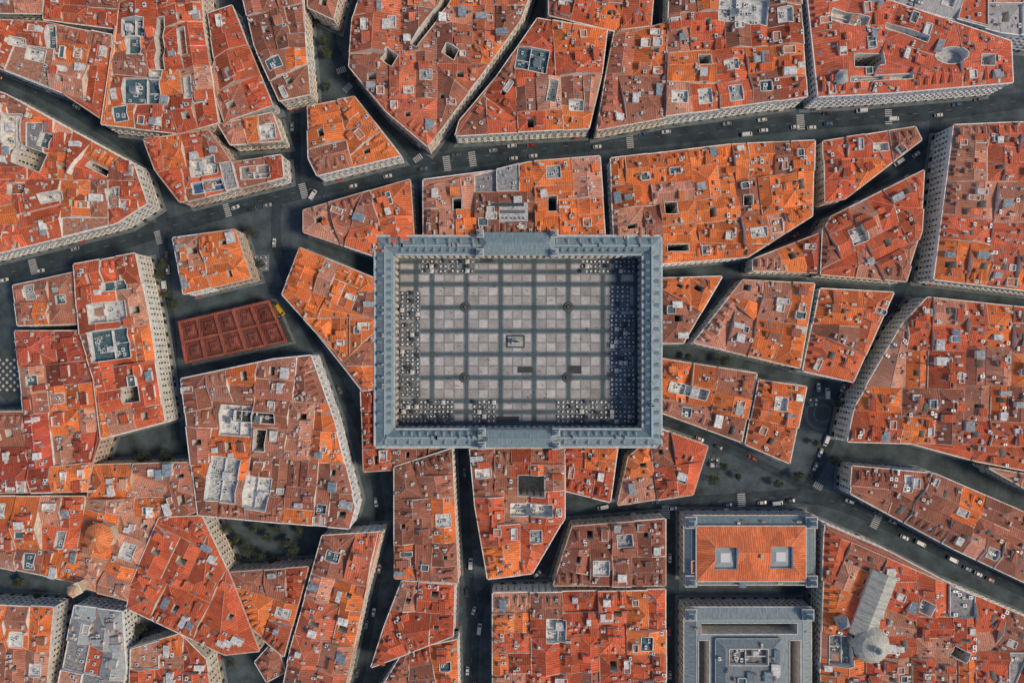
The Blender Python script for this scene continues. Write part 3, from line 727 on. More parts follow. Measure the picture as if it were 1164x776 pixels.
# ------------------------------------------------------------------ the plaza
def plaza():
    root = empty('arcaded_plaza_building'); T, W, Wi, C = MB(), MB(), MB(), MB(); h = 17.5
    ox0, oy1 = P(427, 269, h); ox1, oy0 = P(751, 507, h)
    ix0, iy1 = P(447.5, 289, h); ix1, iy0 = P(731, 488, h)
    O = [(ox0,oy0),(ox1,oy0),(ox1,oy1),(ox0,oy1)]; I = [(ix0,iy0),(ix1,iy0),(ix1,iy1),(ix0,iy1)]
    FOOT.append([(q[0], q[1], 's') for q in O])
    Mid = [((a[0]*.45+b[0]*.55),(a[1]*.45+b[1]*.55)) for a, b in zip(O, I)]
    rz = h+2.8
    for k in range(4):
        a, b = O[k], O[(k+1)%4]; m, n = Mid[k], Mid[(k+1)%4]; c, d = I[k], I[(k+1)%4]
        L = math.hypot(b[0]-a[0], b[1]-a[1])
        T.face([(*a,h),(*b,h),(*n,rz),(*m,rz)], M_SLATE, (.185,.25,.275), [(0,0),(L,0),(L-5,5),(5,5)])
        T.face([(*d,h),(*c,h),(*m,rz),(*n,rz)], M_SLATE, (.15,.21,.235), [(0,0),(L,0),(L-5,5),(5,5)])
        W.face([(*a,0),(*b,0),(*b,h),(*a,h)], M_WALL, (.6,.52,.44))
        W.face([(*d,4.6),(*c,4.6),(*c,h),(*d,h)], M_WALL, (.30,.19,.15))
        strip(C, a, b, -.2, .9, (h-.6,)*2, (h+.35,)*2, M_WALL, (.42,.48,.49))
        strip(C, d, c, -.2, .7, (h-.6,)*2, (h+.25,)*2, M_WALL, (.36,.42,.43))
        strip(C, m, n, -.3, .3, (rz-.2,)*2, (rz+.25,)*2, M_METAL, (.32,.40,.42))
        Li = math.hypot(c[0]-d[0], c[1]-d[1]); dx, dy = (c[0]-d[0])/Li, (c[1]-d[1])/Li
        nx, ny = dy, -dx
        np_ = int(Li/3.9); back = 5.0
        def q(s, o, z): return (d[0]+dx*s+nx*o, d[1]+dy*s+ny*o, z)
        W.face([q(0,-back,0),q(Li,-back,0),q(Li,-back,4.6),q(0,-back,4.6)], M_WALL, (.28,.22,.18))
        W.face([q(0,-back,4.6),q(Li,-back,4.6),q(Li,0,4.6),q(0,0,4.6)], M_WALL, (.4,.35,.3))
        for i in range(np_+1):
            s = Li*i/np_
            W.hexa([q(s-.4,.0,0),q(s+.4,.0,0),q(s+.4,-.8,0),q(s-.4,-.8,0)][::-1], [q(s-.4,.0,4.6),q(s+.4,.0,4.6),q(s+.4,-.8,4.6),q(s-.4,-.8,4.6)][::-1], M_WALL, (.42,.4,.37))
        windows(Wi, (d[0],d[1]), (c[0],c[1]), h, (.55,.52,.47), 3.2, 3.6, True, False)
        windows(Wi, (a[0],a[1]), (b[0],b[1]), h, (.6,.52,.44), 3.2)
        s = 4
        while s < Li-3:
            x, y = d[0]+dx*s-nx*1.1, d[1]+dy*s-ny*1.1
            dormer(C, T, x, y, h+.7, nx, ny, .62, (.14,.195,.22)); s += 3.9
        s = 5
        ddx, ddy = (b[0]-a[0])/L, (b[1]-a[1])/L
        while s < L-5:
            x, y = a[0]+ddx*s-ddy*1.4, a[1]+ddy*s+ddx*1.4
            dormer(C, T, x, y, h+.7, ddy, -ddx, .62, (.15,.205,.225)); s += 5.8
        for i in range(int(L/9)):
            s = R.uniform(6, L-6); x, y = a[0]+ddx*s-ddy*4.6, a[1]+ddy*s+ddx*4.6
            C.box(x, y, h, rz+1.3, .9, 1.6, math.atan2(ddy,ddx), M_WALL, jit((.42,.4,.38), .2)); C.box(x, y, rz+1.3, rz+1.45, 1.1, 1.8, math.atan2(ddy,ddx), M_WALL, (.3,.3,.3))
    for (x0m, x1m, y0m, y1m, sp) in ((546, 630, 265, 289, 1), (548, 632, 489, 507, 1)):
        x0, y1 = P(x0m, y0m, h+2); x1, y0 = P(x1m, y1m, h+2)
        W.hexa([(x0,y0,h-2),(x1,y0,h-2),(x1,y1,h-2),(x0,y1,h-2)], [(x0,y0,h+2.6),(x1,y0,h+2.6),(x1,y1,h+2.6),(x0,y1,h+2.6)], M_WALL, (.42,.42,.40))
        ym = (y0+y1)/2
        T.hexa([(x0-.4,y0-.4,h+2.6),(x1+.4,y0-.4,h+2.6),(x1+.4,y1+.4,h+2.6),(x0-.4,y1+.4,h+2.6)], [(x0+3,ym-.2,h+4.8),(x1-3,ym-.2,h+4.8),(x1-3,ym+.2,h+4.8),(x0+3,ym+.2,h+4.8)], M_SLATE, (.17,.23,.25))
        for cx in (x0, x1):
            for cy in (y0+.6, y1-.6):
                spire(C, cx, cy, h+1.2, 3.0, 2.6, (.24,.29,.31))
    W.obj('walls_and_arcade', root); T.obj('slate_roof', root); Wi.obj('windows_and_balconies', root); C.obj('dormers_and_spires', root)
    # floor
    F = MB()
    x0, y0 = ix0-5, iy0-5; x1, y1 = ix1+5, iy1+5
    F.face([(x0,y0,.06),(x1,y0,.06),(x1,y1,.06),(x0,y1,.06)], M_STONE, (.21,.225,.23))
    def rect(ax, ay, bx, by, z, t): 
        (a, b), (c, d) = P(ax, by), P(bx, ay); F.face([(a,b,z),(c,b,z),(c,d,z),(a,d,z)], M_STONE, t)
    VX = [452, 473, 491, 530, 569, 607, 646, 685, 703, 723]; HY = [297, 309, 323, 349.5, 376, 402.5, 429, 455.5, 468, 481]
    dk = (.075,.108,.122)
    for i in range(len(VX)-1):
        for j in range(len(HY)-1):
            ax, bx, ay, by = VX[i]+2.8, VX[i+1]-2.8, HY[j]+2.8, HY[j+1]-2.8
            nx_ = max(1, round((bx-ax)/11)); ny_ = max(1, round((by-ay)/11))
            cw, ch = (bx-ax)/nx_, (by-ay)/ny_
            for u in range(nx_):
                for v in range(ny_):
                    f = R.uniform(.90, 1.08); base = (.44,.425,.41) if (u+v) % 2 == 0 else (.34,.32,.305)
                    rect(ax+u*cw+.8, ay+v*ch+.8, ax+(u+1)*cw-.8, ay+(v+1)*ch-.8, .066, tuple(c*f for c in base))
    for vx in VX: rect(vx-2.1, HY[0]-1.7, vx+2.1, HY[-1]+1.7, .072, dk)
    for hy in HY: rect(VX[0]-1.7, hy-2.1, VX[-1]+1.7, hy+2.1, .078, dk)
    for vx in VX:
        for hy in HY: rect(vx-3.1, hy-3.1, vx+3.1, hy+3.1, .084, (.06,.088,.098))
    for (cx, cy, w, hh) in ((597,420,18,7),(653,420,16,9),(577,476,26,6),(553,296,14,5)):
        rect(cx-w/2, cy-hh/2, cx+w/2, cy+hh/2, .09, (.05,.055,.06))
    F.obj('plaza_paving')
plaza()

# ------------------------------------------------------------------ ground, roads, pavements
G = MB(); G.face([(-3000,-3000,0),(3000,-3000,0),(3000,3000,0),(-3000,3000,0)], M_ASPH, (.058,.078,.088)); G.obj('ground')  # dark teal of the street shade is put into the ground colour
ROADS = [
 ([(-60,330),(0,312),(90,290),(165,266),(250,240),(320,222),(400,205),(480,187),(560,176),(650,165),(760,155),(850,146),(920,138),(1000,132),(1060,128),(1164,114),(1240,104)], 8.5),
 ([(-60,60),(0,84),(60,110),(110,142),(150,168),(174,205),(186,255)], 6.5),
 ([(535,840),(536,700),(560,664),(610,655),(645,592),(700,578),(760,573),(850,568),(915,562),(960,572),(1030,604),(1100,640),(1230,700)], 7.5),
 ([(366,-60),(368,20),(385,75),(425,120),(478,182)], 6),
 ([(336,118),(336,212)], 5),
 ([(184,262),(190,320),(198,420),(200,500)], 5),
 ([(315,225),(312,280),(345,370),(390,440),(425,520),(436,620),(395,840)], 5),
 ([(524,512),(530,600),(536,700)], 5),
 ([(915,562),(944,500),(955,450),(1020,340),(1056,250),(1062,150),(1066,126)], 6),
 ([(766,576),(764,840)], 6),
 ([(620,-60),(600,30),(545,95),(500,172)], 5),
 ([(934,-60),(924,60),(926,135)], 5),
 ([(758,130),(690,152),(695,40)], 4),
 ([(840,305),(950,236),(1050,168),(1064,150)], 4),
 ([(752,478),(840,515),(900,545),(925,562)], 4),
]
def smooth(pl):
    for _ in range(2):
        o = [pl[0]]
        for a, b in zip(pl[:-1], pl[1:]):
            o += [(a[0]*.75+b[0]*.25, a[1]*.75+b[1]*.25), (a[0]*.25+b[0]*.75, a[1]*.25+b[1]*.75)]
        pl = o+[pl[-1]]
    return pl
def ribbon(B, w, w0, w1, z, mat, t):
    q = []
    for i in range(len(w)):
        a = w[max(0,i-1)]; b = w[min(len(w)-1,i+1)]; L = math.hypot(b[0]-a[0], b[1]-a[1]) or 1
        nx, ny = -(b[1]-a[1])/L, (b[0]-a[0])/L
        q.append(((w[i][0]+nx*w0, w[i][1]+ny*w0, z), (w[i][0]+nx*w1, w[i][1]+ny*w1, z)))
    for a, b in zip(q[:-1], q[1:]): B.face([a[0], b[0], b[1], a[1]], mat, t)
RW = []
RB, MK = MB(), MB()
for i, (pl, wd) in enumerate(ROADS):
    w = smooth([P(*q) for q in pl]); RW.append((w, wd))
    ribbon(RB, w, wd/2, -wd/2, .004*(i+1), M_ASPH, (.033,.047,.057))  # asphalt tint carries the teal street shade as well
    if wd > 6.6:
        for a, b in zip(w[:-1], w[1:]):
            L = math.hypot(b[0]-a[0], b[1]-a[1]); n = int(L/6)
            for k in range(n):
                t0, t1 = k/n, k/n+2.5/L
                p = [(a[0]+(b[0]-a[0])*t, a[1]+(b[1]-a[1])*t) for t in (t0, t1)]
                ribbon(MK, p, .06, -.06, .07, M_MARK, (.3,.3,.3))
RB.obj('road')
def crosswalk(mx, my, ang, wid, ln):
    x, y = P(mx, my); a = math.radians(ang); c, s = math.cos(a), math.sin(a); n = int(wid/1.0)
    for k in range(n):
        o = (k-(n-1)/2)*1.0
        q = [(x+u*c-v*s, y+u*s+v*c, .074) for u, v in ((-ln/2,o-.27),(ln/2,o-.27),(ln/2,o+.27),(-ln/2,o+.27))]
        MK.face(q, M_MARK, (.5,.5,.49))
for c in ((537,181,8,8,3.6),(508,186,8,8,3.6),(345,217,15,8,3.6),(716,160,6,8,3.6),(843,569,4,8,4),(757,582,0,7,4),(395,100,-45,5,3.2),(38,303,14,8,4),(258,238,16,8,3),(910,139,4,8,4),
          (178,228,80,5,3),(1010,133,2,8,3.5),(996,592,-25,8,4),(930,552,60,5,3),(428,600,90,4,3),(388,80,-70,5,3),(475,180,-55,5,3),(180,270,15,7,3)): crosswalk(*c)
MK.obj('road_markings')
PV = MB()
for i, p in enumerate(FOOT):
    n = len(p); out = grow(p, 1.5)
    z = .10+.004*(i % 12)
    for k in range(n):
        a, b = out[k], out[(k+1)%n]; c, d = p[k], p[(k+1)%n]
        PV.face([(a[0],a[1],z),(b[0],b[1],z),(d[0],d[1],z),(c[0],c[1],z)], M_PAVE, jit((.13,.155,.165), .12))  # paving tint also takes in some of the street shade
        PV.face([(a[0],a[1],0),(b[0],b[1],0),(b[0],b[1],z),(a[0],a[1],z)], M_PAVE, (.22,.22,.22))
PV.obj('pavement')
DP = MB(); x0, y0 = P(8, 426)
DP.cyl(x0, y0, .02, .05, 14, 14, M_STONE, (.05,.06,.06), 4)
for i in range(-4, 5):
    for j in range(-4, 5):
        if (i+j) % 2 == 0:
            DP.box(x0+i*1.9, y0+j*1.9, .05, .07, 1.3, 1.3, math.pi/4, M_STONE, (.45,.46,.46))
DP.obj('patterned_paving')
CP = MB()
for k, r in enumerate((9, 7.6, 5, 3.8)):
    x, y = P(935, 470); CP.cyl(x, y, 0, .01+.005*k, r, r, M_STONE, ((.11,.13,.135),(.065,.08,.085))[k % 2], 40)
CP.obj('circular_paving')

def free(x, y, m=1.0):
    return not any(inside(p, x, y) or edist(p, x, y) < m for p in FOOT)
# ------------------------------------------------------------------ vehicles
def car_mesh(name, col, L=4.3, Wd=1.8, van=False):
    B = MB(); h = L/2
    secs = [(-h,.74,.45,.75),(-h+.12,.92,.28,.92),(-h+1.0,.97,.22,.98),(0,1,.22,.95),(h-1.1,.98,.22,.92),(h-.2,.88,.25,.78),(h,.7,.42,.62)]
    if van: secs = [(-h,.9,.4,1.0),(-h+.1,.97,.28,1.1),(0,1,.25,1.1),(h-.9,.98,.25,1.1),(h-.1,.9,.28,.9),(h,.8,.42,.7)]
    w = Wd/2
    R_ = [[(x,-w*k*.92,z0),(x,-w*k,z0+.2),(x,-w*k,z1-.12),(x,-w*k*.86,z1),(x,w*k*.86,z1),(x,w*k,z1-.12),(x,w*k,z0+.2),(x,w*k*.92,z0)] for x,k,z0,z1 in secs]
    for a, b in zip(R_[:-1], R_[1:]):
        for i in range(8):
            j = (i+1) % 8; B.face([a[i], a[j], b[j], b[i]], M_PAINT, col)
    B.face(R_[0][::-1], M_PAINT, col); B.face(R_[-1], M_PAINT, col)
    if van: g = [(-h+.08,.95),(-h+.25,.85),(h-1.5,.85),(h-.6,.9)]; zt = 1.95
    else: g = [(-h+.35,.86),(-h+.95,.72),(h-1.9,.72),(h-1.15,.86)]; zt = 1.45
    zb = .96 if not van else 1.08
    bt = [(g[0][0],-w*g[0][1],zb),(g[3][0],-w*g[3][1],zb),(g[3][0],w*g[3][1],zb),(g[0][0],w*g[0][1],zb)]
    tp = [(g[1][0],-w*g[1][1],zt),(g[2][0],-w*g[2][1],zt),(g[2][0],w*g[2][1],zt),(g[1][0],w*g[1][1],zt)]
    B.hexa(bt, tp, M_GLASS if not van else M_PAINT, (.03,.035,.04) if not van else col, top=(M_PAINT, col))
    if van: B.face([(h-.62,-w*.8,1.15),(h-.62,w*.8,1.15),(h-1.4,w*.76,1.9),(h-1.4,-w*.76,1.9)], M_GLASS, (.03,.035,.04))
    for x in (-h+.85, h-.85):
        for y in (-w+.02, w-.02):
            pts = [(x+.33*math.cos(a), y, .33+.33*math.sin(a)) for a in [2*math.pi*k/12 for k in range(12)]]
            o = [(p[0], p[1]+(.1 if y > 0 else -.1)*.6, p[2]) for p in pts]; q = [(p[0], p[1]-(.2 if y > 0 else -.2), p[2]) for p in pts]
            for k in range(12): B.face([o[k], o[(k+1)%12], q[(k+1)%12], q[k]], M_CLOTH, (.02,.02,.02))
            B.face(o, M_METAL, (.25,.25,.26))
    for y in (-w*.62, w*.62):
        B.box(h-.06, y, .6, .74, .14, .34, 0, M_GLASS, (.8,.8,.75)); B.box(-h+.05, y, .65, .85, .12, .28, 0, M_GLASS, (.4,.02,.02))
        B.box(h-1.35, y*1.65, .95, 1.08, .14, .2, 0, M_PAINT, col)
    return B.mesh(name)
CARS = [car_mesh('car_white', (.55,.55,.54)), car_mesh('car_black', (.03,.03,.035)), car_mesh('car_silver', (.28,.30,.31)), car_mesh('car_red', (.30,.03,.02)), car_mesh('car_taxi', (.58,.58,.56), 4.6), car_mesh('car_blue', (.05,.1,.2)), car_mesh('car_grey', (.1,.11,.12))]
VAN = car_mesh('van', (.58,.58,.56), 5.6, 2.1, True)
YVAN = car_mesh('yellow_van', (.62,.36,.03), 6.4, 2.2, True)
used = []
def putcar(x, y, a, van=False, name='car'):
    if any(math.hypot(x-u[0], y-u[1]) < 5.3 for u in used): return
    if not free(x, y, 1.1): return
    used.append((x, y)); me = VAN if van else R.choice(CARS+CARS[:1]+CARS[4:5])
    inst(name, me, x, y, .075, a)
x, y = P(319, 352); inst('construction_vehicle', YVAN, x, y, .075, math.radians(-55)); used.append((x, y))  # van mesh stands in for a yellow construction vehicle
for w, wd in RW:
    for a, b in zip(w[:-1], w[1:]):
        L = math.hypot(b[0]-a[0], b[1]-a[1]); d = math.atan2(b[1]-a[1], b[0]-a[0]); n = int(L/6.2)
        for k in range(n):
            for side in (-1, 1):
                if R.random() > (.36 if wd > 6.4 else .22): continue
                t = (k+.5)/n; o = side*(wd*.25 if R.random() < .5 else wd*.5-1.0)
                x, y = a[0]+(b[0]-a[0])*t-math.sin(d)*o, a[1]+(b[1]-a[1])*t+math.cos(d)*o
                if abs(x) > 285 or abs(y) > 195: continue
                v = R.random() < .16
                putcar(x, y, d if side < 0 else d+math.pi, v, 'construction_vehicle' if v else ('car' if abs(o) < wd*.3 else 'parked_car'))
for (mx, my, dg) in ((310,228,15),(356,222,60),(312,276,85),(268,236,20),(345,222,50),(250,160,5),(940,447,90),(930,440,90),(150,520,0),(180,522,0),(820,168,5),(535,640,88)):
    putcar(*P(mx, my), math.radians(dg), R.random() < .5, 'parked_car')

# ------------------------------------------------------------------ trees
def tree_mesh(seed, rad, hgt):
    r = random.Random(seed); B = MB(); bark = (.09,.065,.045)
    B.cyl(0, 0, 0, hgt*.45, .28, .18, M_CLOTH, bark, 8)
    cl = []
    for k in range(9):
        a = k*2.4+r.random(); e = r.uniform(.35, .95)*rad*.75; z = hgt*r.uniform(.5, .92)
        p = Vector((e*math.cos(a), e*math.sin(a), z)); s = Vector((0, 0, hgt*.4)); d = p-s; side = d.cross(Vector((0,0,1))).normalized()*.08; up = Vector((0,0,.08))
        q0 = [s+side, s+up, s-side, s-up]; q1 = [p+side*.4, p+up*.4, p-side*.4, p-up*.4]
        for i in range(4): B.face([tuple(q0[i]), tuple(q0[(i+1)%4]), tuple(q1[(i+1)%4]), tuple(q1[i])], M_CLOTH, bark)
        cl.append((p, r.uniform(.28, .5)*rad))
    cl.append((Vector((0,0,hgt*.85)), rad*.5))
    for c, cr in cl:
        sh = r.uniform(.5, 1.4)
        for k in range(110):
            v = Vector((r.gauss(0,1), r.gauss(0,1), r.gauss(0,1))).normalized()*cr*r.uniform(.5, 1.08); p = c+v
            t = Vector((r.gauss(0,1), r.gauss(0,1), r.gauss(0,1))).normalized(); b_ = t.cross(Vector((r.gauss(0,1), r.gauss(0,1), 1))).normalized(); s = r.uniform(.16, .34)
            f = sh*r.uniform(.7, 1.3)
            B.face([tuple(p-t*s), tuple(p+b_*s*.6), tuple(p+t*s), tuple(p-b_*s*.6)], M_LEAF, (.055*f, .07*f, .035*f))
    return B.mesh('tree_%d' % seed)
TREES = [tree_mesh(1, 3.2, 8), tree_mesh(2, 2.5, 7), tree_mesh(3, 4.0, 10)]
TP = [(262,598),(275,606),(290,598),(305,606),(318,600),(285,618),(300,626),(330,612),(268,615),(315,630),(340,622),(275,632),(345,600),(255,606),(335,635),
      (400,95),(376,66),(374,100),(190,300),(186,316),(192,332),(205,345),(292,262),(300,300),(170,520),(195,515),(215,505),(926,500),(946,520),(905,540),(820,530),(835,540),(806,545),(880,548),(360,30),(372,50),
      (140,705),(165,712),(30,660),(45,672),(200,705),(250,755),(265,748),(780,405),(820,412),(830,470),(945,455),(1062,205),(1060,225),(1056,260)]
for mx, my in TP:
    x, y = P(mx+R.uniform(-3,3), my+R.uniform(-3,3))
    if free(x, y, .5): inst('street_tree', R.choice(TREES), x, y, 0, R.uniform(0, 6), R.uniform(.75, 1.1))

# ------------------------------------------------------------------ street lamps
B = MB(); B.cyl(0,0,0,.6,.2,.14,M_METAL,(.05,.05,.05),8); B.cyl(0,0,.6,5.2,.08,.05,M_METAL,(.05,.05,.05),8); B.box(0,.5,5.1,5.2,.08,1.2,0,M_METAL,(.05,.05,.05)); B.box(0,1.1,4.8,5.1,.35,.35,0,M_GLASS,(.6,.6,.55),taper=1.3); B.box(0,1.1,5.1,5.3,.5,.5,0,M_METAL,(.05,.05,.05),taper=.3)
LAMP = B.mesh('street_lamp')
for w, wd in RW:
    for k in range(2, len(w)-1, 4):
        a, b = w[k], w[k+1]; d = math.atan2(b[1]-a[1], b[0]-a[0]); x, y = a[0]-math.sin(d)*(wd/2+.5), a[1]+math.cos(d)*(wd/2+.5)
        if free(x, y, .4): inst('street_lamp', LAMP, x, y, 0, d+math.pi)
# ------------------------------------------------------------------ plaza lamps with ring bench
B = MB()
for r0, z0, z1, t in ((2.7,0,.2,(.05,.055,.06)),(2.2,.2,.55,(.10,.11,.115)),(1.6,.55,.6,(.035,.04,.045)),(.8,.6,1.0,(.15,.15,.15))): B.cyl(0,0,z0,z1,r0,r0,M_STONE,t,24)
B.cyl(0,0,.9,6,.18,.09,M_METAL,(.05,.05,.05),10)
for k in range(5):
    a = k*2*math.pi/4; x, y = math.cos(a), math.sin(a)
    if k < 4: B.box(x*.5, y*.5, 4.4, 4.5, 1.0, .08, a, M_METAL, (.05,.05,.05))
    B.cyl(x if k<4 else 0, y if k<4 else 0, 4.5 if k<4 else 6, 5.1 if k<4 else 6.6, .16, .26, M_GLASS, (.6,.58,.5), 8); B.cyl(x if k<4 else 0, y if k<4 else 0, 5.1 if k<4 else 6.6, 5.35 if k<4 else 6.85, .28, .04, M_METAL, (.05,.05,.05), 8)
PL = B.mesh('plaza_lamp')
for q in ((529,349),(646,349),(528,429),(645,429)): inst('lamp_post_with_ring_bench', PL, *P(*q), .09)

# ------------------------------------------------------------------ figures
def skin(name, V, E, rad, sub=1, root=0):
    me = bpy.data.meshes.new(name); me.from_pydata(V, E, []); o = bpy.data.objects.new(name, me); scene.collection.objects.link(o)
    bm = bmesh.new(); bm.from_mesh(me); ly = bm.verts.layers.skin.verify()
    for v, r in zip(bm.verts, rad): v[ly].radius = (r, r) if not isinstance(r, tuple) else r
    bm.verts.ensure_lookup_table(); bm.verts[root][ly].use_root = True
    bm.to_mesh(me); bm.free()
    o.modifiers.new('s', 'SKIN'); m = o.modifiers.new('d', 'SUBSURF'); m.levels = sub
    dg = bpy.context.evaluated_depsgraph_get(); e = bpy.data.meshes.new_from_object(o.evaluated_get(dg))
    bpy.data.objects.remove(o); e.name = name; return e
def person_mesh(name, top, legs, hair):
    V = [(0,0,.95),(0,0,1.2),(0,0,1.42),(0,0,1.52),(.02,0,1.62),(.02,0,1.74),(0,.19,1.40),(-.04,.25,1.14),(.1,.25,.9),(0,-.19,1.40),(.05,-.25,1.14),(-.08,-.25,.9),
         (0,.1,.9),(.08,.1,.5),(-.02,.1,.06),(.12,.1,.03),(0,-.1,.9),(-.02,-.1,.5),(-.18,-.1,.1),(-.05,-.1,.03)]
    E = [(0,1),(1,2),(2,3),(3,4),(4,5),(2,6),(6,7),(7,8),(2,9),(9,10),(10,11),(0,12),(12,13),(13,14),(14,15),(0,16),(16,17),(17,18),(18,19)]
    rd = [.15,.14,.15,.06,.10,.09,.07,.05,.035,.07,.05,.035,.1,.07,.045,.04,.1,.07,.045,.04]
    me = skin(name, V, E, rd)
    me.materials.clear(); me.materials.append(M_CLOTH)
    at = me.attributes.new('tint', 'FLOAT_COLOR', 'FACE'); cs = []
    for p in me.polygons:
        z, yy = p.center.z, abs(p.center.y)
        cs += [*(hair if z > 1.68 or (z > 1.58 and p.center.x < 0) else ((.5,.3,.22) if z > 1.48 or (z < .96 and yy > .2) else (top if z > .95 else ((.03,.03,.03) if z < .09 else legs)))), 1]
    at.data.foreach_set('color', cs); return me
PM = [person_mesh('pedestrian_a', (.3,.3,.3), (.03,.04,.08), (.03,.02,.015)), person_mesh('pedestrian_b', (.03,.03,.04), (.04,.04,.05), (.05,.03,.02)),
      person_mesh('pedestrian_c', (.35,.05,.04), (.05,.07,.12), (.15,.1,.05)), person_mesh('pedestrian_d', (.05,.12,.25), (.2,.18,.14), (.02,.02,.02)), person_mesh('pedestrian_e', (.6,.58,.55), (.05,.05,.06), (.03,.02,.02))]
for k in range(100):
    x, y = P(R.uniform(480, 700), R.uniform(310, 460)); inst('pedestrian', R.choice(PM), x, y, .09, R.uniform(0, 6.28), R.uniform(.92, 1.05))
k = 0
while k < 260:
    w, wd = R.choice(RW); i = R.randrange(len(w)-1); a = w[i]; x, y = a[0]+R.uniform(-9, 9), a[1]+R.uniform(-9, 9); k += 1
    if free(x, y, .5) and abs(x) < 270 and abs(y) < 180 and not any(math.hypot(x-u[0], y-u[1]) < 3.5 for u in used): inst('pedestrian', R.choice(PM), x, y, .10, R.uniform(0, 6.28))
def statue():
    x, y = P(586, 388); root = empty('equestrian_statue', (x, y, .09)); B = MB()
    B.box(0,0,0,.15,9.6,6.6,0,M_STONE,(.08,.095,.10)); B.box(0,0,.15,.3,7.9,5.0,0,M_STONE,(.40,.41,.40)); B.box(0,0,.3,.6,4.8,3.0,0,M_STONE,(.20,.22,.22)); B.box(0,0,.6,2.9,3.6,1.9,0,M_STONE,(.42,.42,.40)); B.box(0,0,2.9,3.2,4.1,2.4,0,M_STONE,(.50,.49,.46))
    B.obj('pedestal', root)
    F = MB()
    for i in range(29):
        for sy in (-1, 1): F.cyl(-4.05+i*.29, sy*2.65, .15, 1.4, .03, .02, M_METAL, (.03,.035,.03), 5)
    for i in range(18):
        for sx in (-1, 1): F.cyl(sx*4.05, -2.5+i*.29, .15, 1.4, .03, .02, M_METAL, (.03,.035,.03), 5)
    for z in (.45, 1.25):
        for s in (-1, 1): F.box(0, s*2.65, z, z+.06, 8.1, .08, 0, M_METAL, (.03,.035,.03)); F.box(s*4.05, 0, z, z+.06, .08, 5.2, 0, M_METAL, (.03,.035,.03))
    F.obj('railing', root)
    V = [(0,0,1.5),(.75,0,1.55),(-.75,0,1.5),(1.1,0,1.95),(1.35,0,2.35),(1.75,0,2.15),(-1.15,0,1.3),(-1.3,0,.7),
         (.8,.25,1.1),(.95,.25,.7),(.85,.25,.06),(.85,-.25,1.15),(1.25,-.25,1.0),(1.2,-.25,.55),(-.8,.25,1.1),(-1.0,.25,.65),(-.85,.25,.06),(-.75,-.25,1.1),(-.85,-.25,.65),(-.65,-.25,.06),
         (0,0,2.1),(.02,0,2.55),(.03,0,2.75),(.05,0,2.95),(.3,.35,2.3),(.6,.2,2.2),(.3,-.35,2.35),(.7,-.3,2.5),(.15,.42,1.6),(.1,.48,1.15),(.15,-.42,1.6),(.1,-.48,1.15)]
    E = [(0,1),(0,2),(1,3),(3,4),(4,5),(2,6),(6,7),(1,8),(8,9),(9,10),(1,11),(11,12),(12,13),(2,14),(14,15),(15,16),(2,17),(17,18),(18,19),
         (0,20),(20,21),(21,22),(22,23),(21,24),(24,25),(21,26),(26,27),(20,28),(28,29),(20,30),(30,31)]
    rd = [.42,.42,.42,.28,.2,.11,.08,.06,.17,.1,.08,.17,.1,.08,.2,.11,.08,.2,.11,.08,.22,.22,.09,.15,.08,.06,.08,.06,.14,.09,.14,.09]
    me = skin('horse_and_rider', V, E, rd); me.materials.clear(); me.materials.append(M_BRONZE)
    at = me.attributes.new('tint', 'FLOAT_COLOR', 'FACE'); at.data.foreach_set('color', [.10,.13,.11,1]*len(me.polygons))
    o = bpy.data.objects.new('horse_and_rider', me); scene.collection.objects.link(o); o.parent = root; o.location = (0,0,3.2); o.scale = (1.2,1.2,1.2)
statue()

# ------------------------------------------------------------------ café terraces
def table_set(B, x, y, a, par):
    tc = R.choice(((.6,.6,.6),(.78,.77,.75),(.5,.5,.5),(.8,.8,.78))); cc = R.choice(((.03,.035,.04),(.05,.05,.055),(.35,.36,.36),(.05,.065,.075)))
    z = .095
    B.cyl(x, y, z+.72, z+.76, .52, .52, M_METAL, tc, 10, True); B.cyl(x, y, z, z+.72, .05, .05, M_METAL, (.1,.1,.1), 5); B.cyl(x, y, z, z+.03, .25, .25, M_METAL, (.1,.1,.1), 8)
    for k in range(4):
        b = a+k*math.pi/2+R.uniform(-.2, .2); px, py = x+.8*math.cos(b), y+.8*math.sin(b)
        B.box(px, py, z+.42, z+.46, .46, .46, b, M_METAL, cc)
        B.box(px+.22*math.cos(b), py+.22*math.sin(b), z+.46, z+.9, .04, .46, b, M_METAL, cc)
        for u, v in ((-1,-1),(1,-1),(1,1),(-1,1)):
            B.box(px+.19*(u*math.cos(b)-v*math.sin(b)), py+.19*(u*math.sin(b)+v*math.cos(b)), z, z+.42, .035, .035, b, M_METAL, cc)
    if par:
        t = R.choice(((.05,.06,.07),(.12,.14,.15),(.62,.60,.56)))
        B.cyl(x, y, z+.76, z+2.6, .03, .03, M_METAL, (.3,.3,.3), 5)
        B.box(x, y, z+2.2, z+2.75, 2.1, 2.1, R.uniform(-.1,.1), M_CLOTH, t, taper=.03)
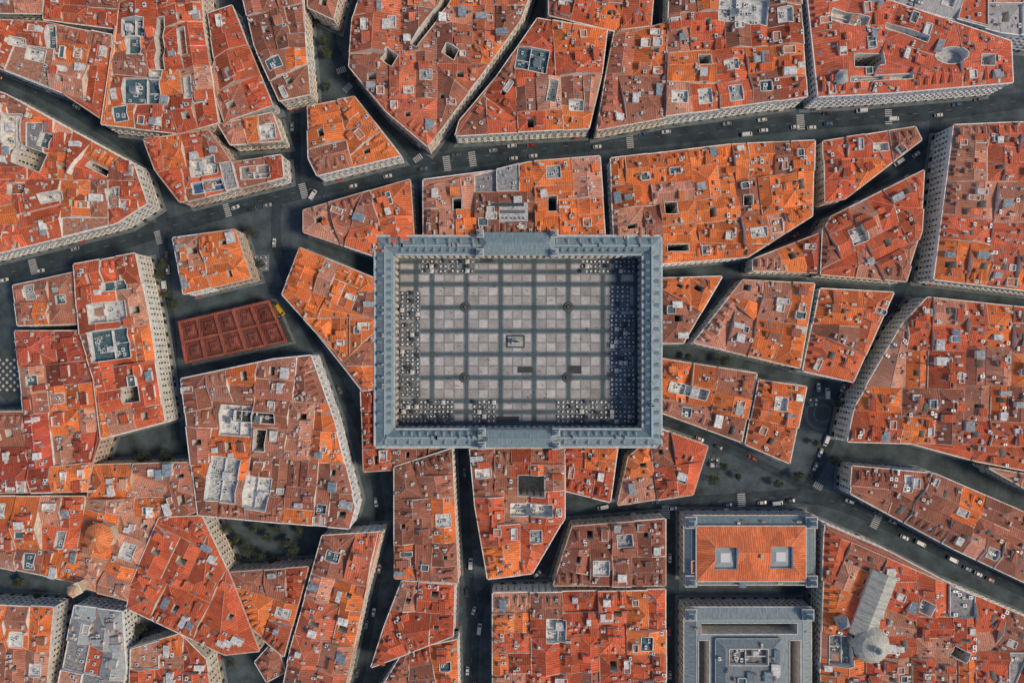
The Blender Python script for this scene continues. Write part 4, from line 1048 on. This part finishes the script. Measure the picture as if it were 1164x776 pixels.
def cafe(x0m, y0m, x1m, y1m, par=.22):
    B = MB(); x0, y1 = P(x0m, y0m); x1, y0 = P(x1m, y1m); nx = max(1, int((x1-x0)/2.1)); ny = max(1, int((y1-y0)/2.1))
    for i in range(nx):
        for j in range(ny):
            if R.random() < .05: continue
            table_set(B, x0+(i+.5)*(x1-x0)/nx+R.uniform(-.15,.15), y0+(j+.5)*(y1-y0)/ny+R.uniform(-.15,.15), R.uniform(0,1.5), R.random() < par)
    B.face([(x0,y0,.094),(x1,y0,.094),(x1,y1,.094),(x0,y1,.094)], M_STONE, (.17,.19,.20))
    B.obj('cafe_terrace')
for c in ((455,331,478,364),(455,367,478,394),(455,397,478,425),(455,428,478,451),(693,324,716,354),(693,357,722,396),(693,399,718,415),(693,418,722,450),
          (457,454,486,481),(488,454,516,481),(537,454,564,481),(632,454,669,481),(671,454,691,477),(693,454,722,481),
          (478,295,509,311),(512,295,540,311),(660,295,693,311),(698,295,722,311)): cafe(*c)
for c in ((288,290,306,308),(918,452,930,462),(806,520,818,530)): cafe(*c, .35)

# ------------------------------------------------------------------ light, sky, camera
SE, SA = 50, 104   # sun elevation, compass bearing (deg clockwise from +Y)
w = bpy.data.worlds.new('World'); scene.world = w; w.use_nodes = True
sk = w.node_tree.nodes.new('ShaderNodeTexSky'); sk.sky_type = 'NISHITA'; sk.sun_disc = False
sk.sun_elevation = math.radians(SE); sk.sun_rotation = math.radians(SA)
bg = w.node_tree.nodes['Background']; w.node_tree.links.new(sk.outputs[0], bg.inputs[0]); bg.inputs[1].default_value = .13
sl = bpy.data.lights.new('sun', 'SUN'); sl.energy = 2.6; sl.angle = math.radians(12); sl.color = (1, .83, .62)
so = bpy.data.objects.new('sun', sl); scene.collection.objects.link(so)
d = Vector((math.sin(math.radians(SA))*math.cos(math.radians(SE)), math.cos(math.radians(SA))*math.cos(math.radians(SE)), math.sin(math.radians(SE))))
so.rotation_euler = d.to_track_quat('Z', 'Y').to_euler(); so.location = (0, 0, 200)
cam = bpy.data.cameras.new('camera'); co = bpy.data.objects.new('camera', cam); scene.collection.objects.link(co)
co.location = (0, 0, CAMH); cam.sensor_width = 36; cam.lens = 36*CAMH/(1164*K); cam.clip_end = 6000; cam.clip_start = 1
scene.camera = co
scene.view_settings.view_transform = 'Standard'; scene.view_settings.look = 'None'; scene.view_settings.exposure = 0
